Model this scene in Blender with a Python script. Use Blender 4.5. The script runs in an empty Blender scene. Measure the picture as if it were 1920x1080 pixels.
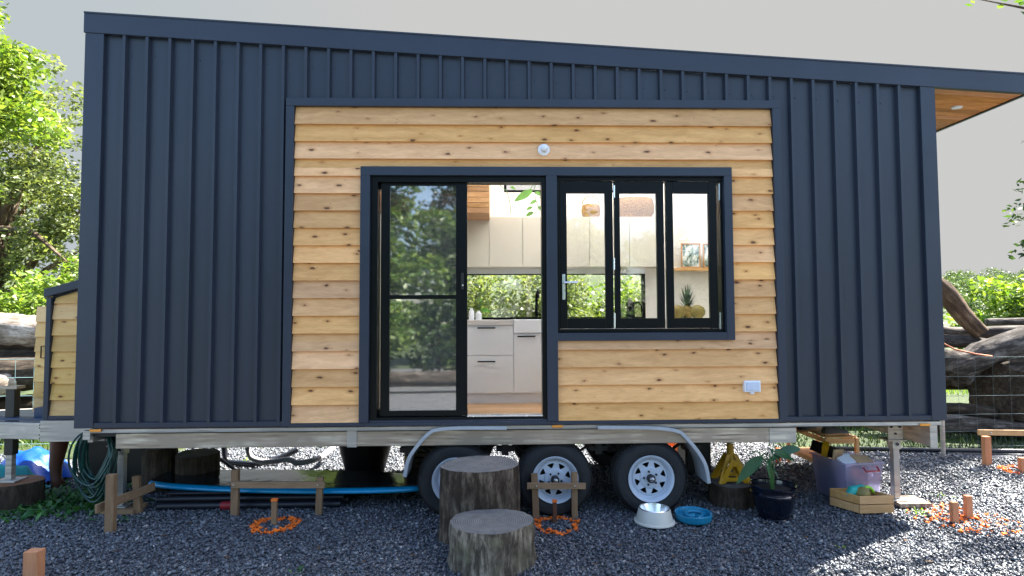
import bpy, bmesh, math, random
import numpy as np
from mathutils import Vector, Matrix
random.seed(7); rng = np.random.default_rng(7)
S = bpy.context.scene; COL = S.collection
# ------------------------------------------------------------------ camera
F = 1100.0; CAM = np.array([0, -5, 1.71]); _yaw = math.radians(1.6); _pit = math.atan(50/1100); _roll = .0042
_fw = np.array([math.sin(_yaw)*math.cos(_pit), math.cos(_yaw)*math.cos(_pit), math.sin(_pit)])
_r = np.cross(_fw, [0, 0, 1]); _r /= np.linalg.norm(_r); _u = np.cross(_r, _fw)
_rr = math.cos(_roll)*_r - math.sin(_roll)*_u; _uu = math.sin(_roll)*_r + math.cos(_roll)*_u
cd = bpy.data.cameras.new('camera'); cam = bpy.data.objects.new('camera', cd); COL.objects.link(cam)
cd.lens = F/1920*36; cd.sensor_width = 36; cd.clip_start = .05; cd.clip_end = 1000
cam.matrix_world = Matrix(((_rr[0], _uu[0], -_fw[0], 0), (_rr[1], _uu[1], -_fw[1], -5), (_rr[2], _uu[2], -_fw[2], 1.71), (0, 0, 0, 1)))
S.camera = cam
def P(px, py, Y=0.):           # photo pixel -> point on the vertical plane y = Y
    d = _fw + _rr*(px-960)/F - _uu*(py-540)/F; t = (Y-CAM[1])/d[1]; return CAM + t*d
def G(px, py, z=0.):           # photo pixel -> point on the level plane z
    d = _fw + _rr*(px-960)/F - _uu*(py-540)/F; t = (z-CAM[2])/d[2]; return CAM + t*d
YM = False                     # while True, house depths are laid out on the real width of the trailer
def my(y): return y if y < .3 else .3+(y-.3)*.75
def PI(px, py, Y):             # P for the inside of the house
    v = P(px, py, my(Y)); v[1] = Y; return v
# ------------------------------------------------------------------ sky and sun
SUN_EL = math.radians(50); SUN_AZ = math.radians(60)
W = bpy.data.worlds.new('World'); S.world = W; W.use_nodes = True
nt = W.node_tree; nt.nodes.clear()
def wn(t, **k):
    n = nt.nodes.new(t)
    for a, b in k.items(): setattr(n, a, b)
    return n
sky = wn('ShaderNodeTexSky', sky_type='NISHITA'); sky.sun_disc = False; sky.sun_elevation = SUN_EL; sky.sun_rotation = SUN_AZ
sky.dust_density = 2.0; sky.air_density = 1.0; sky.ozone_density = 1.5
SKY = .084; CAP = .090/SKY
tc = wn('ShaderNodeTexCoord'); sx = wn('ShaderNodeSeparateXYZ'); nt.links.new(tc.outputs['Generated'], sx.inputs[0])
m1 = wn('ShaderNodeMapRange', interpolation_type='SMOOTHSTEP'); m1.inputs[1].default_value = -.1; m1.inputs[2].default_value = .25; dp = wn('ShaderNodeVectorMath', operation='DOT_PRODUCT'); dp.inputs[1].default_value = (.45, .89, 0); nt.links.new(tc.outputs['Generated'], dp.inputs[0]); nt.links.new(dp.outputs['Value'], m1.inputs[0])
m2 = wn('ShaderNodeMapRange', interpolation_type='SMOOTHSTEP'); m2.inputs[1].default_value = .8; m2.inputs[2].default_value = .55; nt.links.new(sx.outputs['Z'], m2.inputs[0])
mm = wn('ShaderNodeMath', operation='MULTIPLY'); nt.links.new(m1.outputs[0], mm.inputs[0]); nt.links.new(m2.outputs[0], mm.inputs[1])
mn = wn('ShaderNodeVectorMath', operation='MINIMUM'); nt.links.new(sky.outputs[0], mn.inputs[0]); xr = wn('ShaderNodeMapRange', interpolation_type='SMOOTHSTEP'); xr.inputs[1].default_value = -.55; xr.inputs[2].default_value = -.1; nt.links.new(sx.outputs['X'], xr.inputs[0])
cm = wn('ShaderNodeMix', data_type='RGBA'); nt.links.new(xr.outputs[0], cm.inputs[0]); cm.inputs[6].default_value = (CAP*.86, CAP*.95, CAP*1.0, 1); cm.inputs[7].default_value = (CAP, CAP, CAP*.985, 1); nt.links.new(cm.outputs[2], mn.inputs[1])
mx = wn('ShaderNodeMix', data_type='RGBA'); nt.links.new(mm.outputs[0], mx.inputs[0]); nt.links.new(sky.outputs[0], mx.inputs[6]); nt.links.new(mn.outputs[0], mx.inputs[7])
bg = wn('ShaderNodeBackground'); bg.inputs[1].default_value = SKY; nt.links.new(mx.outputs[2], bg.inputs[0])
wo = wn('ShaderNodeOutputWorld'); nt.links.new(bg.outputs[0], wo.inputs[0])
ld = bpy.data.lights.new('sun', 'SUN'); ld.energy = 5.0; ld.angle = math.radians(.55); ld.color = (1, .95, .87)
sun = bpy.data.objects.new('sun', ld); COL.objects.link(sun); sun.location = (10, 6, 14)
sd = Vector((math.cos(SUN_EL)*math.sin(SUN_AZ), math.cos(SUN_EL)*math.cos(SUN_AZ), math.sin(SUN_EL)))
sun.rotation_euler = (-sd).to_track_quat('-Z', 'Y').to_euler()
S.view_settings.view_transform = 'Standard'; S.view_settings.look = 'None'; S.view_settings.gamma = 1; S.view_settings.exposure = 2.75
S.cycles.max_bounces = 8; S.cycles.transparent_max_bounces = 16; S.cycles.use_denoising = True
S.cycles.sample_clamp_indirect = 4

# ------------------------------------------------------------------ materials
def lin(c): return tuple(((v/255)/12.92 if v/255 <= .04045 else ((v/255+.055)/1.055)**2.4) for v in c)
class NT:
    def __init__(s, name):
        s.m = bpy.data.materials.new(name); s.m.use_nodes = True; s.t = s.m.node_tree; s.b = s.t.nodes['Principled BSDF']
        s.out = s.t.nodes['Material Output']
    def n(s, t, ins=None, **k):
        n = s.t.nodes.new(t)
        for a, b in k.items(): setattr(n, a, b)
        if ins:
            for a, b in ins.items():
                if isinstance(b, bpy.types.NodeSocket): s.t.links.new(b, n.inputs[a])
                else: n.inputs[a].default_value = b
        return n
    def l(s, a, b): s.t.links.new(a, b)
    def ramp(s, fac, stops):
        r = s.n('ShaderNodeValToRGB', {0: fac}); e = r.color_ramp.elements
        while len(e) < len(stops): e.new(.5)
        for i, (p, c) in enumerate(stops): e[i].position = p; e[i].color = (c[0], c[1], c[2], 1) if hasattr(c, '__len__') else (c, c, c, 1)
        return r.outputs[0]
    def mix(s, f, a, b, mode='MIX'):
        n = s.n('ShaderNodeMix', data_type='RGBA', blend_type=mode)
        for i, v in ((0, f), (6, a), (7, b)):
            if isinstance(v, bpy.types.NodeSocket): s.l(v, n.inputs[i])
            elif i: n.inputs[i].default_value = (v[0], v[1], v[2], 1)
            else: n.inputs[0].default_value = v
        return n.outputs[2]
    def noise(s, vec, scale, detail=3, rough=.5): return s.n('ShaderNodeTexNoise', {'Vector': vec, 'Scale': scale, 'Detail': detail, 'Roughness': rough}).outputs[0]
    def obj(s): return s.n('ShaderNodeTexCoord').outputs['Object']
    def isl(s): return s.n('ShaderNodeNewGeometry').outputs['Random Per Island']
    def mapv(s, v, sc=(1, 1, 1), loc=(0, 0, 0)): return s.n('ShaderNodeMapping', {0: v, 1: loc, 3: sc}).outputs[0]
    def bump(s, h, st=.3, d=.01):
        b = s.n('ShaderNodeBump', {'Height': h, 'Strength': st, 'Distance': d}); s.l(b.outputs[0], s.b.inputs['Normal'])
def mat(name, c, rough=.5, metal=0., var=.15, scale=6., bump=0., bscale=60., sc=(1, 1, 1), spec=.5, coat=0.):
    t = NT(name); v = t.mapv(t.obj(), sc); n = t.noise(v, scale, 4, .6)
    a = tuple(x*(1-var) for x in c); b = tuple(min(1, x*(1+var)) for x in c)
    col = t.ramp(n, [(.3, a), (.7, b)]); t.l(col, t.b.inputs['Base Color'])
    rn = t.n('ShaderNodeMapRange', {0: t.noise(v, scale*2.3, 3), 3: max(.02, rough-.08), 4: min(1, rough+.08)}); t.l(rn.outputs[0], t.b.inputs['Roughness'])
    t.b.inputs['Metallic'].default_value = metal; t.b.inputs['Specular IOR Level'].default_value = spec
    if coat: t.b.inputs['Coat Weight'].default_value = coat
    if bump: t.bump(t.noise(v, bscale, 4), bump)
    return t.m
def wood(name, c1, c2, axis='x', knots=True, rough=.6, dark=(.09, .035, .015), kscale=2.6, islvar=.13):
    t = NT(name); o = t.obj(); r = t.isl()
    off = t.n('ShaderNodeCombineXYZ', {0: t.n('ShaderNodeMath', {0: r, 1: 37.}, operation='MULTIPLY').outputs[0], 1: t.n('ShaderNodeMath', {0: r, 1: 11.}, operation='MULTIPLY').outputs[0], 2: t.n('ShaderNodeMath', {0: r, 1: 53.}, operation='MULTIPLY').outputs[0]}).outputs[0]
    v = t.n('ShaderNodeVectorMath', {0: o, 1: off}, operation='ADD').outputs[0]
    sc = {'x': (1, 9, 9), 'y': (9, 1, 9), 'z': (9, 9, 1)}[axis]
    gv = t.mapv(v, sc)
    dist = t.n('ShaderNodeVectorMath', {0: gv, 1: t.n('ShaderNodeTexNoise', {'Vector': v, 'Scale': 2.2, 'Detail': 2}).outputs[1]}, operation='ADD').outputs[0]
    g = t.noise(dist, 2.4, 6, .65); g2 = t.noise(t.mapv(v, tuple(x*5 for x in sc)), 3, 3, .6)
    col = t.ramp(g, [(.3, c1), (.72, c2)])
    col = t.mix(t.n('ShaderNodeMapRange', {0: g2, 1: .45, 2: .75, 3: 0, 4: .35}).outputs[0], col, tuple(x*.72 for x in c1), 'MIX')
    if knots:
        kv = t.mapv(v, {'x': (kscale, .01, kscale*2.3), 'y': (.01, kscale, kscale*2.3), 'z': (kscale*2.3, kscale*2.3, kscale)}[axis])
        kx = t.n('ShaderNodeSeparateXYZ', {0: kv})
        kv = t.n('ShaderNodeCombineXYZ', {0: kx.outputs[0], 1: kx.outputs[2]}).outputs[0] if axis != 'y' else t.n('ShaderNodeCombineXYZ', {0: kx.outputs[1], 1: kx.outputs[2]}).outputs[0]
        kv = t.n('ShaderNodeVectorMath', {0: kv, 1: t.n('ShaderNodeVectorMath', {0: t.n('ShaderNodeTexNoise', {'Vector': v, 'Scale': 40., 'Detail': 2}).outputs[1], 1: (.10, .10, .10)}, operation='MULTIPLY').outputs[0]}, operation='ADD').outputs[0]
        vo = t.n('ShaderNodeTexVoronoi', {'Vector': kv, 'Scale': 1., 'Randomness': 1.}, voronoi_dimensions='2D')
        sep = t.n('ShaderNodeSeparateColor', {0: vo.outputs['Color']})
        thr = t.n('ShaderNodeMapRange', {0: sep.outputs[0], 1: .25, 2: 1., 3: .03, 4: .095}).outputs[0]
        k = t.n('ShaderNodeMath', {0: thr, 1: vo.outputs['Distance']}, operation='SUBTRACT').outputs[0]
        halo = t.n('ShaderNodeMapRange', {0: k, 1: -.12, 2: .0, 3: 0, 4: .55}).outputs[0]
        core = t.n('ShaderNodeMapRange', {0: k, 1: -.005, 2: .03, 3: 0, 4: .93}).outputs[0]
        gate = t.n('ShaderNodeMath', {0: sep.outputs[0], 1: .18}, operation='GREATER_THAN').outputs[0]
        halo = t.n('ShaderNodeMath', {0: halo, 1: gate}, operation='MULTIPLY').outputs[0]
        col = t.mix(halo, col, (c1[0]*.75, c1[1]*.6, c1[2]*.45)); col = t.mix(core, col, dark)
    iv = t.n('ShaderNodeMapRange', {0: r, 3: 1-islvar, 4: 1+islvar}).outputs[0]
    hr = t.n('ShaderNodeMath', {0: t.n('ShaderNodeMath', {0: r, 1: 7.31}, operation='MULTIPLY').outputs[0]}, operation='FRACT').outputs[0]
    hs = t.n('ShaderNodeHueSaturation', {'Hue': t.n('ShaderNodeMapRange', {0: hr, 3: .4965, 4: .5015}).outputs[0], 'Saturation': t.n('ShaderNodeMapRange', {0: hr, 3: .90, 4: 1.06}).outputs[0], 'Value': iv, 'Color': col}); t.l(hs.outputs[0], t.b.inputs['Base Color'])
    t.b.inputs['Roughness'].default_value = rough; t.b.inputs['Specular IOR Level'].default_value = .3
    t.bump(g2, .25, .004); return t.m
def glass(name, refl=.10, tint=(1, 1, 1), dust=0., dustc=(.3, .3, .3), rough=.0):
    t = NT(name); t.t.nodes.remove(t.b)
    tr = t.n('ShaderNodeBsdfTransparent', {0: (*tint, 1)}); gl = t.n('ShaderNodeBsdfGlossy', {0: (1, 1, 1, 1), 1: rough})
    lw = t.n('ShaderNodeLayerWeight', {0: .35}).outputs['Fresnel']
    f = t.n('ShaderNodeMapRange', {0: lw, 3: refl, 4: 1.}).outputs[0]
    o = t.n('ShaderNodeMixShader', {0: f, 1: tr.outputs[0], 2: gl.outputs[0]}).outputs[0]
    if dust:
        df = t.n('ShaderNodeBsdfDiffuse', {0: (*dustc, 1)})
        n = t.n('ShaderNodeMapRange', {0: t.noise(t.obj(), 3., 4), 1: .3, 2: .7, 3: dust*.7, 4: dust*1.3}).outputs[0]
        o = t.n('ShaderNodeMixShader', {0: n, 1: o, 2: df.outputs[0]}).outputs[0]
    t.l(o, t.out.inputs[0]); return t.m
def foliage(name, c1, c2, c3, trans=.45):
    t = NT(name); t.t.nodes.remove(t.b); r = t.isl()
    col = t.ramp(r, [(0., c1), (.5, c2), (1., c3)])
    big = t.noise(t.obj(), .8, 2); col = t.n('ShaderNodeHueSaturation', {'Value': t.n('ShaderNodeMapRange', {0: big, 1: .35, 2: .65, 3: .7, 4: 1.25}).outputs[0], 'Color': col}).outputs[0]
    d = t.n('ShaderNodeBsdfDiffuse', {0: col}); tl = t.n('ShaderNodeBsdfTranslucent', {0: t.mix(1., col, (1., 1.0, .45), 'MULTIPLY')}); g = t.n('ShaderNodeBsdfGlossy', {0: (.6, .6, .6, 1), 1: .45})
    a = t.n('ShaderNodeMixShader', {0: trans, 1: d.outputs[0], 2: tl.outputs[0]}).outputs[0]
    a = t.n('ShaderNodeMixShader', {0: .05, 1: a, 2: g.outputs[0]}).outputs[0]
    t.l(a, t.out.inputs[0]); return t.m
def stonemat(name, stops, rough=.75, spec=.3):
    t = NT(name); r = t.isl(); col = t.ramp(r, stops)
    n = t.noise(t.obj(), 1.3, 3); n2 = t.noise(t.obj(), 90., 3)
    v = t.n('ShaderNodeMapRange', {0: n, 1: .3, 2: .7, 3: .82, 4: 1.15}).outputs[0]
    v2 = t.n('ShaderNodeMapRange', {0: n2, 1: .3, 2: .7, 3: .8, 4: 1.2}).outputs[0]
    v = t.n('ShaderNodeMath', {0: v, 1: v2}, operation='MULTIPLY').outputs[0]
    t.l(t.n('ShaderNodeHueSaturation', {'Value': v, 'Color': col}).outputs[0], t.b.inputs['Base Color'])
    t.b.inputs['Roughness'].default_value = rough; t.b.inputs['Specular IOR Level'].default_value = spec; return t.m
def barkmat(name, c1, c2, moss=None, scale=1.):
    t = NT(name); v = t.obj(); sv = t.mapv(v, (15*scale, 15*scale, 3.2*scale))
    n = t.noise(sv, 1.3, 7, .7); col = t.ramp(n, [(.28, tuple(x*.35 for x in c1)), (.45, c1), (.62, c2), (.8, tuple(min(1, x*1.5) for x in c2))])
    fine = t.noise(t.mapv(v, (60*scale, 60*scale, 14*scale)), 1.5, 5, .7); col = t.mix(t.n('ShaderNodeMapRange', {0: fine, 1: .5, 2: .68, 3: 0., 4: .75}).outputs[0], col, tuple(x*.3 for x in c1))
    big = t.noise(v, 5., 4); col = t.mix(t.n('ShaderNodeMapRange', {0: big, 1: .42, 2: .62, 3: 0., 4: .55}).outputs[0], col, tuple(x*.4 for x in c1))
    if moss: col = t.mix(t.n('ShaderNodeMapRange', {0: t.noise(v, 7., 5), 1: .52, 2: .7, 3: 0., 4: .6}).outputs[0], col, moss)
    t.l(col, t.b.inputs['Base Color']); t.b.inputs['Roughness'].default_value = .9; t.b.inputs['Specular IOR Level'].default_value = .15
    t.bump(n, .8, .012); return t.m
def endgrain(name, c1, c2):
    t = NT(name); v = t.obj()
    w = t.n('ShaderNodeTexNoise', {'Vector': v, 'Scale': 6., 'Detail': 3}).outputs[1]
    vv = t.n('ShaderNodeVectorMath', {0: v, 1: t.n('ShaderNodeVectorMath', {0: w, 1: (.05, .05, 0)}, operation='MULTIPLY').outputs[0]}, operation='ADD').outputs[0]
    rg = t.n('ShaderNodeTexWave', {'Vector': t.mapv(vv, (1, 1, 0), (-.02, -.02, 0)), 'Scale': 22., 'Distortion': 1.2, 'Detail': 3}, wave_type='RINGS', rings_direction='Z').outputs[1]
    n = t.noise(v, 14., 6, .7); col = t.ramp(n, [(.3, c1), (.7, c2)])
    col = t.mix(.55, col, t.ramp(rg, [(0, tuple(x*.55 for x in c1)), (1, c2)]))
    t.l(col, t.b.inputs['Base Color']); t.b.inputs['Roughness'].default_value = .8; t.bump(n, .4, .006); return t.m
def galv(name, c=(.40, .34, .27), dirt=.5):
    t = NT(name); v = t.obj(); st = t.noise(t.mapv(v, (1.2, 4, 26)), 1.5, 6, .6); bl = t.noise(v, 3.2, 4)
    f = t.n('ShaderNodeMapRange', {0: bl, 1: .4, 2: .6}).outputs[0]
    c0 = t.ramp(st, [(.3, tuple(x*.3 for x in c)), (.5, c), (.7, (.66, .60, .50))])  # light and dark streaks paint reflections into the steel colour
    col = t.mix(f, c0, (c[0]*.8, c[1]*.8, c[2]*.82)); t.l(col, t.b.inputs['Base Color'])
    t.b.inputs['Metallic'].default_value = .55
    t.l(t.n('ShaderNodeMapRange', {0: st, 3: .3, 4: .6}).outputs[0], t.b.inputs['Roughness']); return t.m

MT = {}
MT['steel'] = mat('dark_blue_steel', (.0215, .029, .045), .40, 0, .13, 1.6, .10, 7, (1.6, 1, .3), .4)
MT['steel2'] = mat('dark_blue_flashing', (.0235, .032, .050), .38, 0, .10, 1.5, .06, 6, spec=.35)
MT['black'] = mat('black_frame_paint', (.0025, .004, .005), .35, 0, .1, 5, spec=.16)
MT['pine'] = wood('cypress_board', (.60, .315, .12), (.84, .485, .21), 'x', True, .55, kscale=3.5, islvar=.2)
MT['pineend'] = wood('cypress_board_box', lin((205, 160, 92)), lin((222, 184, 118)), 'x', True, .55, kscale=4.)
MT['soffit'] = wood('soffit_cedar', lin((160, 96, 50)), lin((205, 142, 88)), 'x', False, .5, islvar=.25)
MT['peg'] = wood('peg_timber', lin((120, 92, 62)), lin((150, 120, 86)), 'z', False, .8)
MT['pegnew'] = wood('fresh_peg_timber', lin((185, 120, 75)), lin((205, 145, 95)), 'z', False, .8)
MT['bat'] = wood('batter_timber', lin((128, 100, 70)), lin((160, 130, 96)), 'x', False, .8)
MT['lightwood'] = wood('light_timber', lin((190, 140, 80)), lin((215, 170, 110)), 'x', False, .55)
MT['floor'] = wood('floor_boards', lin((170, 132, 92)), lin((190, 152, 110)), 'x', False, .4)
MT['white'] = mat('white_cabinet', (.74, .76, .77), .35, 0, .02, 3)
MT['cream'] = mat('cream_cabinet', (.64, .61, .53), .4, 0, .02, 3)
MT['wallin'] = mat('cream_lining', (.80, .78, .72), .7, 0, .02, 2)
MT['kick'] = mat('white_kickboard', (.72, .73, .75), .35, 0, .03, 3)
MT['glass'] = glass('window_glass', .025)
MT['doorglass'] = glass('door_glass_mesh', .25, (.42, .44, .43), .15, (.14, .16, .17), .028)
MT['backglass'] = glass('clear_glass', .04)
MT['galv'] = galv('galvanised_steel')
MT['galv2'] = galv('galvanised_bright', (.46, .44, .40))
MT['alum'] = mat('white_steel_strip', (.52, .54, .57), .35, .3, .1, 9)
MT['guard'] = mat('pale_grey_mudguard', (.34, .38, .43), .35, .2, .08, 6)
MT['darkmetal'] = mat('dark_axle_steel', (.02, .021, .024), .6, .2, .4, 8)
MT['tyre'] = mat('tyre_rubber', (.012, .013, .015), .75, 0, .3, 14, .2, 120)
MT['rim'] = mat('white_wheel_paint', (.45, .51, .59), .35, 0, .05, 8, spec=.5)
MT['hub'] = mat('bearing_cap', (.35, .35, .36), .3, .9, .2, 20)
MT['amber'] = mat('amber_lens', (.75, .28, .03), .25, 0, .1, 10)
MT['lamp'] = mat('white_plastic', (.78, .80, .84), .3, 0, .02, 5)
MT['chrome'] = mat('satin_chrome', (.7, .72, .74), .25, .85, .05, 9)
MT['stump'] = barkmat('weathered_stump_side', lin((66, 56, 47)), lin((116, 104, 90)), lin((50, 45, 40)))
MT['stump2'] = barkmat('pale_stump_side', lin((88, 80, 70)), lin((164, 153, 136)), lin((120, 116, 94)))
MT['stumptop'] = endgrain('stump_top', lin((62, 61, 60)), lin((128, 126, 123)))
MT['darkstump'] = barkmat('dark_stump_side', lin((62, 54, 46)), lin((88, 78, 66)))
MT['rusttop'] = endgrain('rusty_stump_top', lin((90, 58, 34)), lin((130, 84, 50)))
MT['log'] = barkmat('grey_log', lin((66, 60, 55)), lin((116, 110, 104)), None, .6)
MT['logbrown'] = barkmat('brown_log', lin((84, 66, 52)), lin((126, 104, 84)), None, .6)
MT['logpale'] = barkmat('pale_bare_log', lin((150, 136, 120)), lin((215, 205, 192)), None, .8)  # brightened: sun on the left log's top put into the colour
MT['bark'] = barkmat('tree_bark', lin((95, 80, 66)), lin((130, 116, 100)), None, .7)
MT['orange'] = stonemat('orange_sprayed_stone', [(0, (.80, .15, .014)), (.7, (.85, .19, .02)), (1, (.5, .08, .01))], .7)
MT['orangepaint'] = mat('orange_paint', (.8, .17, .02), .6)
MT['cyanboard'] = mat('blue_board_rail', (.0, .25, .50), .3, 0, .05, 3, coat=.3)
MT['boardtop'] = mat('dark_glossy_deck', (.010, .015, .020), .12, 0, .3, 3, .6, 5)
MT['blackpipe'] = mat('black_pipe', (.010, .012, .018), .38, 0, .2, 4)
MT['red'] = mat('red_cap', (.28, .012, .02), .5)
MT['hose'] = mat('green_hose', (.004, .045, .038), .35, 0, .15, 5)
MT['greyhose'] = mat('grey_ribbed_hose', (.42, .41, .43), .5, 0, .15, 8)
MT['bowlwhite'] = mat('cream_bowl_plastic', (.56, .54, .47), .4, 0, .03, 5)
MT['inox'] = mat('stainless_bowl', (.85, .85, .83), .25, 1., .05, 9)
MT['bowlblue'] = mat('blue_bowl_plastic', (.01, .19, .33), .35, 0, .06, 5)
MT['potglaze'] = mat('dark_blue_glaze', (.003, .005, .013), .14, 0, .5, 9, coat=.4)
MT['soil'] = mat('potting_soil', (.02, .015, .01), .95, 0, .4, 40, .5)
MT['yellow'] = mat('yellow_stand_paint', (.48, .26, .006), .4, 0, .12, 10)
MT['tub'] = None
MT['card'] = mat('cardboard', (.50, .33, .18), .8, 0, .08, 10)
MT['paper'] = mat('white_paper', (.75, .75, .78), .7, 0, .04, 8)
MT['blackplastic'] = mat('black_plastic', (.008, .008, .009), .45, 0, .3, 6)
MT['shoe'] = mat('dark_shoe_leather', (.02, .022, .03), .5, 0, .3, 18)
MT['sole'] = mat('tan_shoe_sole', (.45, .24, .10), .6, 0, .1, 18)
MT['tarp'] = mat('blue_tarp', (.004, .07, .40), .38, 0, .25, 5, .5, 14)
MT['teal'] = mat('teal_cloth', (.0, .22, .24), .7, 0, .25, 8, .4, 30)
MT['brown'] = mat('brown_painted_post', (.10, .038, .02), .6, 0, .2, 8)
MT['terra'] = mat('orange_plastic', (.7, .17, .05), .4, 0, .15, 5)
MT['green'] = mat('lime_plastic', (.30, .60, .04), .4, 0, .1, 10)
MT['tealp'] = mat('teal_plastic', (.02, .35, .30), .4, 0, .1, 10)
MT['wicker'] = mat('wicker', (.34, .19, .07), .85, 0, .35, 60, .8, 90)
MT['plantleaf'] = mat('broad_leaf', (.014, .07, .022), .4, 0, .25, 9)
MT['leafbright'] = mat('bright_leaf', (.12, .30, .04), .4, 0, .2, 9)
MT['stem'] = mat('green_stem', (.05, .14, .03), .5)
MT['pineapple'] = mat('pineapple_skin', (.24, .16, .04), .6, 0, .5, 60, .8, 60)
MT['pinegreen'] = mat('pineapple_crown', (.03, .07, .05), .5, 0, .3, 20)
MT['fruit'] = mat('yellow_green_fruit', (.22, .17, .04), .5, 0, .3, 14)
MT['frameorange'] = mat('orange_timber_frame', (.55, .26, .10), .5)
MT['wire'] = mat('fence_wire', (.12, .17, .18), .45, .5, .2, 9)
MT['rope'] = mat('orange_rope', (.45, .14, .06), .7)
MT['fol1'] = foliage('leaves_yellow_green', (.10, .19, .022), (.18, .28, .04), (.30, .38, .08))
MT['fol2'] = foliage('leaves_mid_green', (.05, .12, .02), (.11, .20, .035), (.22, .30, .07))
MT['fol3'] = foliage('leaves_deep_green', (.025, .065, .018), (.05, .10, .025), (.10, .16, .04))
MT['fol4'] = foliage('leaves_pale_green', (.10, .145, .05), (.18, .23, .085), (.30, .34, .15), .5)
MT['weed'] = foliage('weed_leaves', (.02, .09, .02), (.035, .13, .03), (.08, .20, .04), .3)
MT['weedlit'] = foliage('sun_toned_weed_leaves', (.12, .25, .02), (.2, .34, .04), (.28, .4, .08), .4)  # lighter copy of the weed colour with sunlight put into it
MT['stone'] = stonemat('crushed_bluestone', [(0, (.038, .045, .058)), (.30, (.058, .068, .086)), (.6, (.080, .094, .115)), (.85, (.118, .130, .150)), (.97, (.20, .205, .21)), (1, (.38, .37, .36))], .42, .7)
t = NT('gravel_bed'); o_ = t.obj(); vo = t.n('ShaderNodeTexVoronoi', {'Vector': o_, 'Scale': 45.})
t.l(t.ramp(t.n('ShaderNodeSeparateColor', {0: vo.outputs['Color']}).outputs[0], [(0, (.05, .055, .065)), (.6, (.10, .107, .12)), (1, (.2, .2, .2))]), t.b.inputs['Base Color']); t.b.inputs['Roughness'].default_value = .8; t.bump(vo.outputs['Distance'], 1., .02); MT['gbed'] = t.m
t = NT('rough_grass'); o_ = t.obj(); n_ = t.noise(o_, 1.1, 5, .7); n2 = t.noise(o_, 30., 4, .7)
c_ = t.mix(.5, t.ramp(n_, [(.3, (.018, .035, .010)), (.55, (.045, .07, .02)), (.75, (.10, .09, .045))]), t.ramp(n2, [(.3, (.015, .03, .008)), (.7, (.08, .11, .035))]))
t.l(c_, t.b.inputs['Base Color']); t.b.inputs['Roughness'].default_value = .95; t.bump(n2, 1., .05); MT['grass'] = t.m  # grass kept dark, shade of logs and trees put into its colour
t = NT('translucent_purple_tub'); t.t.nodes.remove(t.b)
a_ = t.n('ShaderNodeBsdfTransparent', {0: (.85, .85, .97, 1)}); b_ = t.n('ShaderNodeBsdfTranslucent', {0: (.78, .77, .88, 1)}); c_ = t.n('ShaderNodeBsdfDiffuse', {0: (.50, .50, .66, 1)}); g_ = t.n('ShaderNodeBsdfGlossy', {0: (1, 1, 1, 1), 1: .2})
x_ = t.n('ShaderNodeMixShader', {0: .5, 1: b_.outputs[0], 2: c_.outputs[0]}).outputs[0]; x_ = t.n('ShaderNodeMixShader', {0: .34, 1: a_.outputs[0], 2: x_}).outputs[0]; x_ = t.n('ShaderNodeMixShader', {0: .06, 1: x_, 2: g_.outputs[0]}).outputs[0]
t.l(x_, t.out.inputs[0]); MT['tub'] = t.m
t = NT('botanical_print'); o_ = t.obj(); n_ = t.noise(t.mapv(o_, (1, 1, .6)), 16., 5, .7)
t.l(t.ramp(n_, [(.42, (.06, .10, .09)), (.5, (.35, .45, .42)), (.55, (.75, .77, .74))]), t.b.inputs['Base Color']); MT['print'] = t.m

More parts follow.
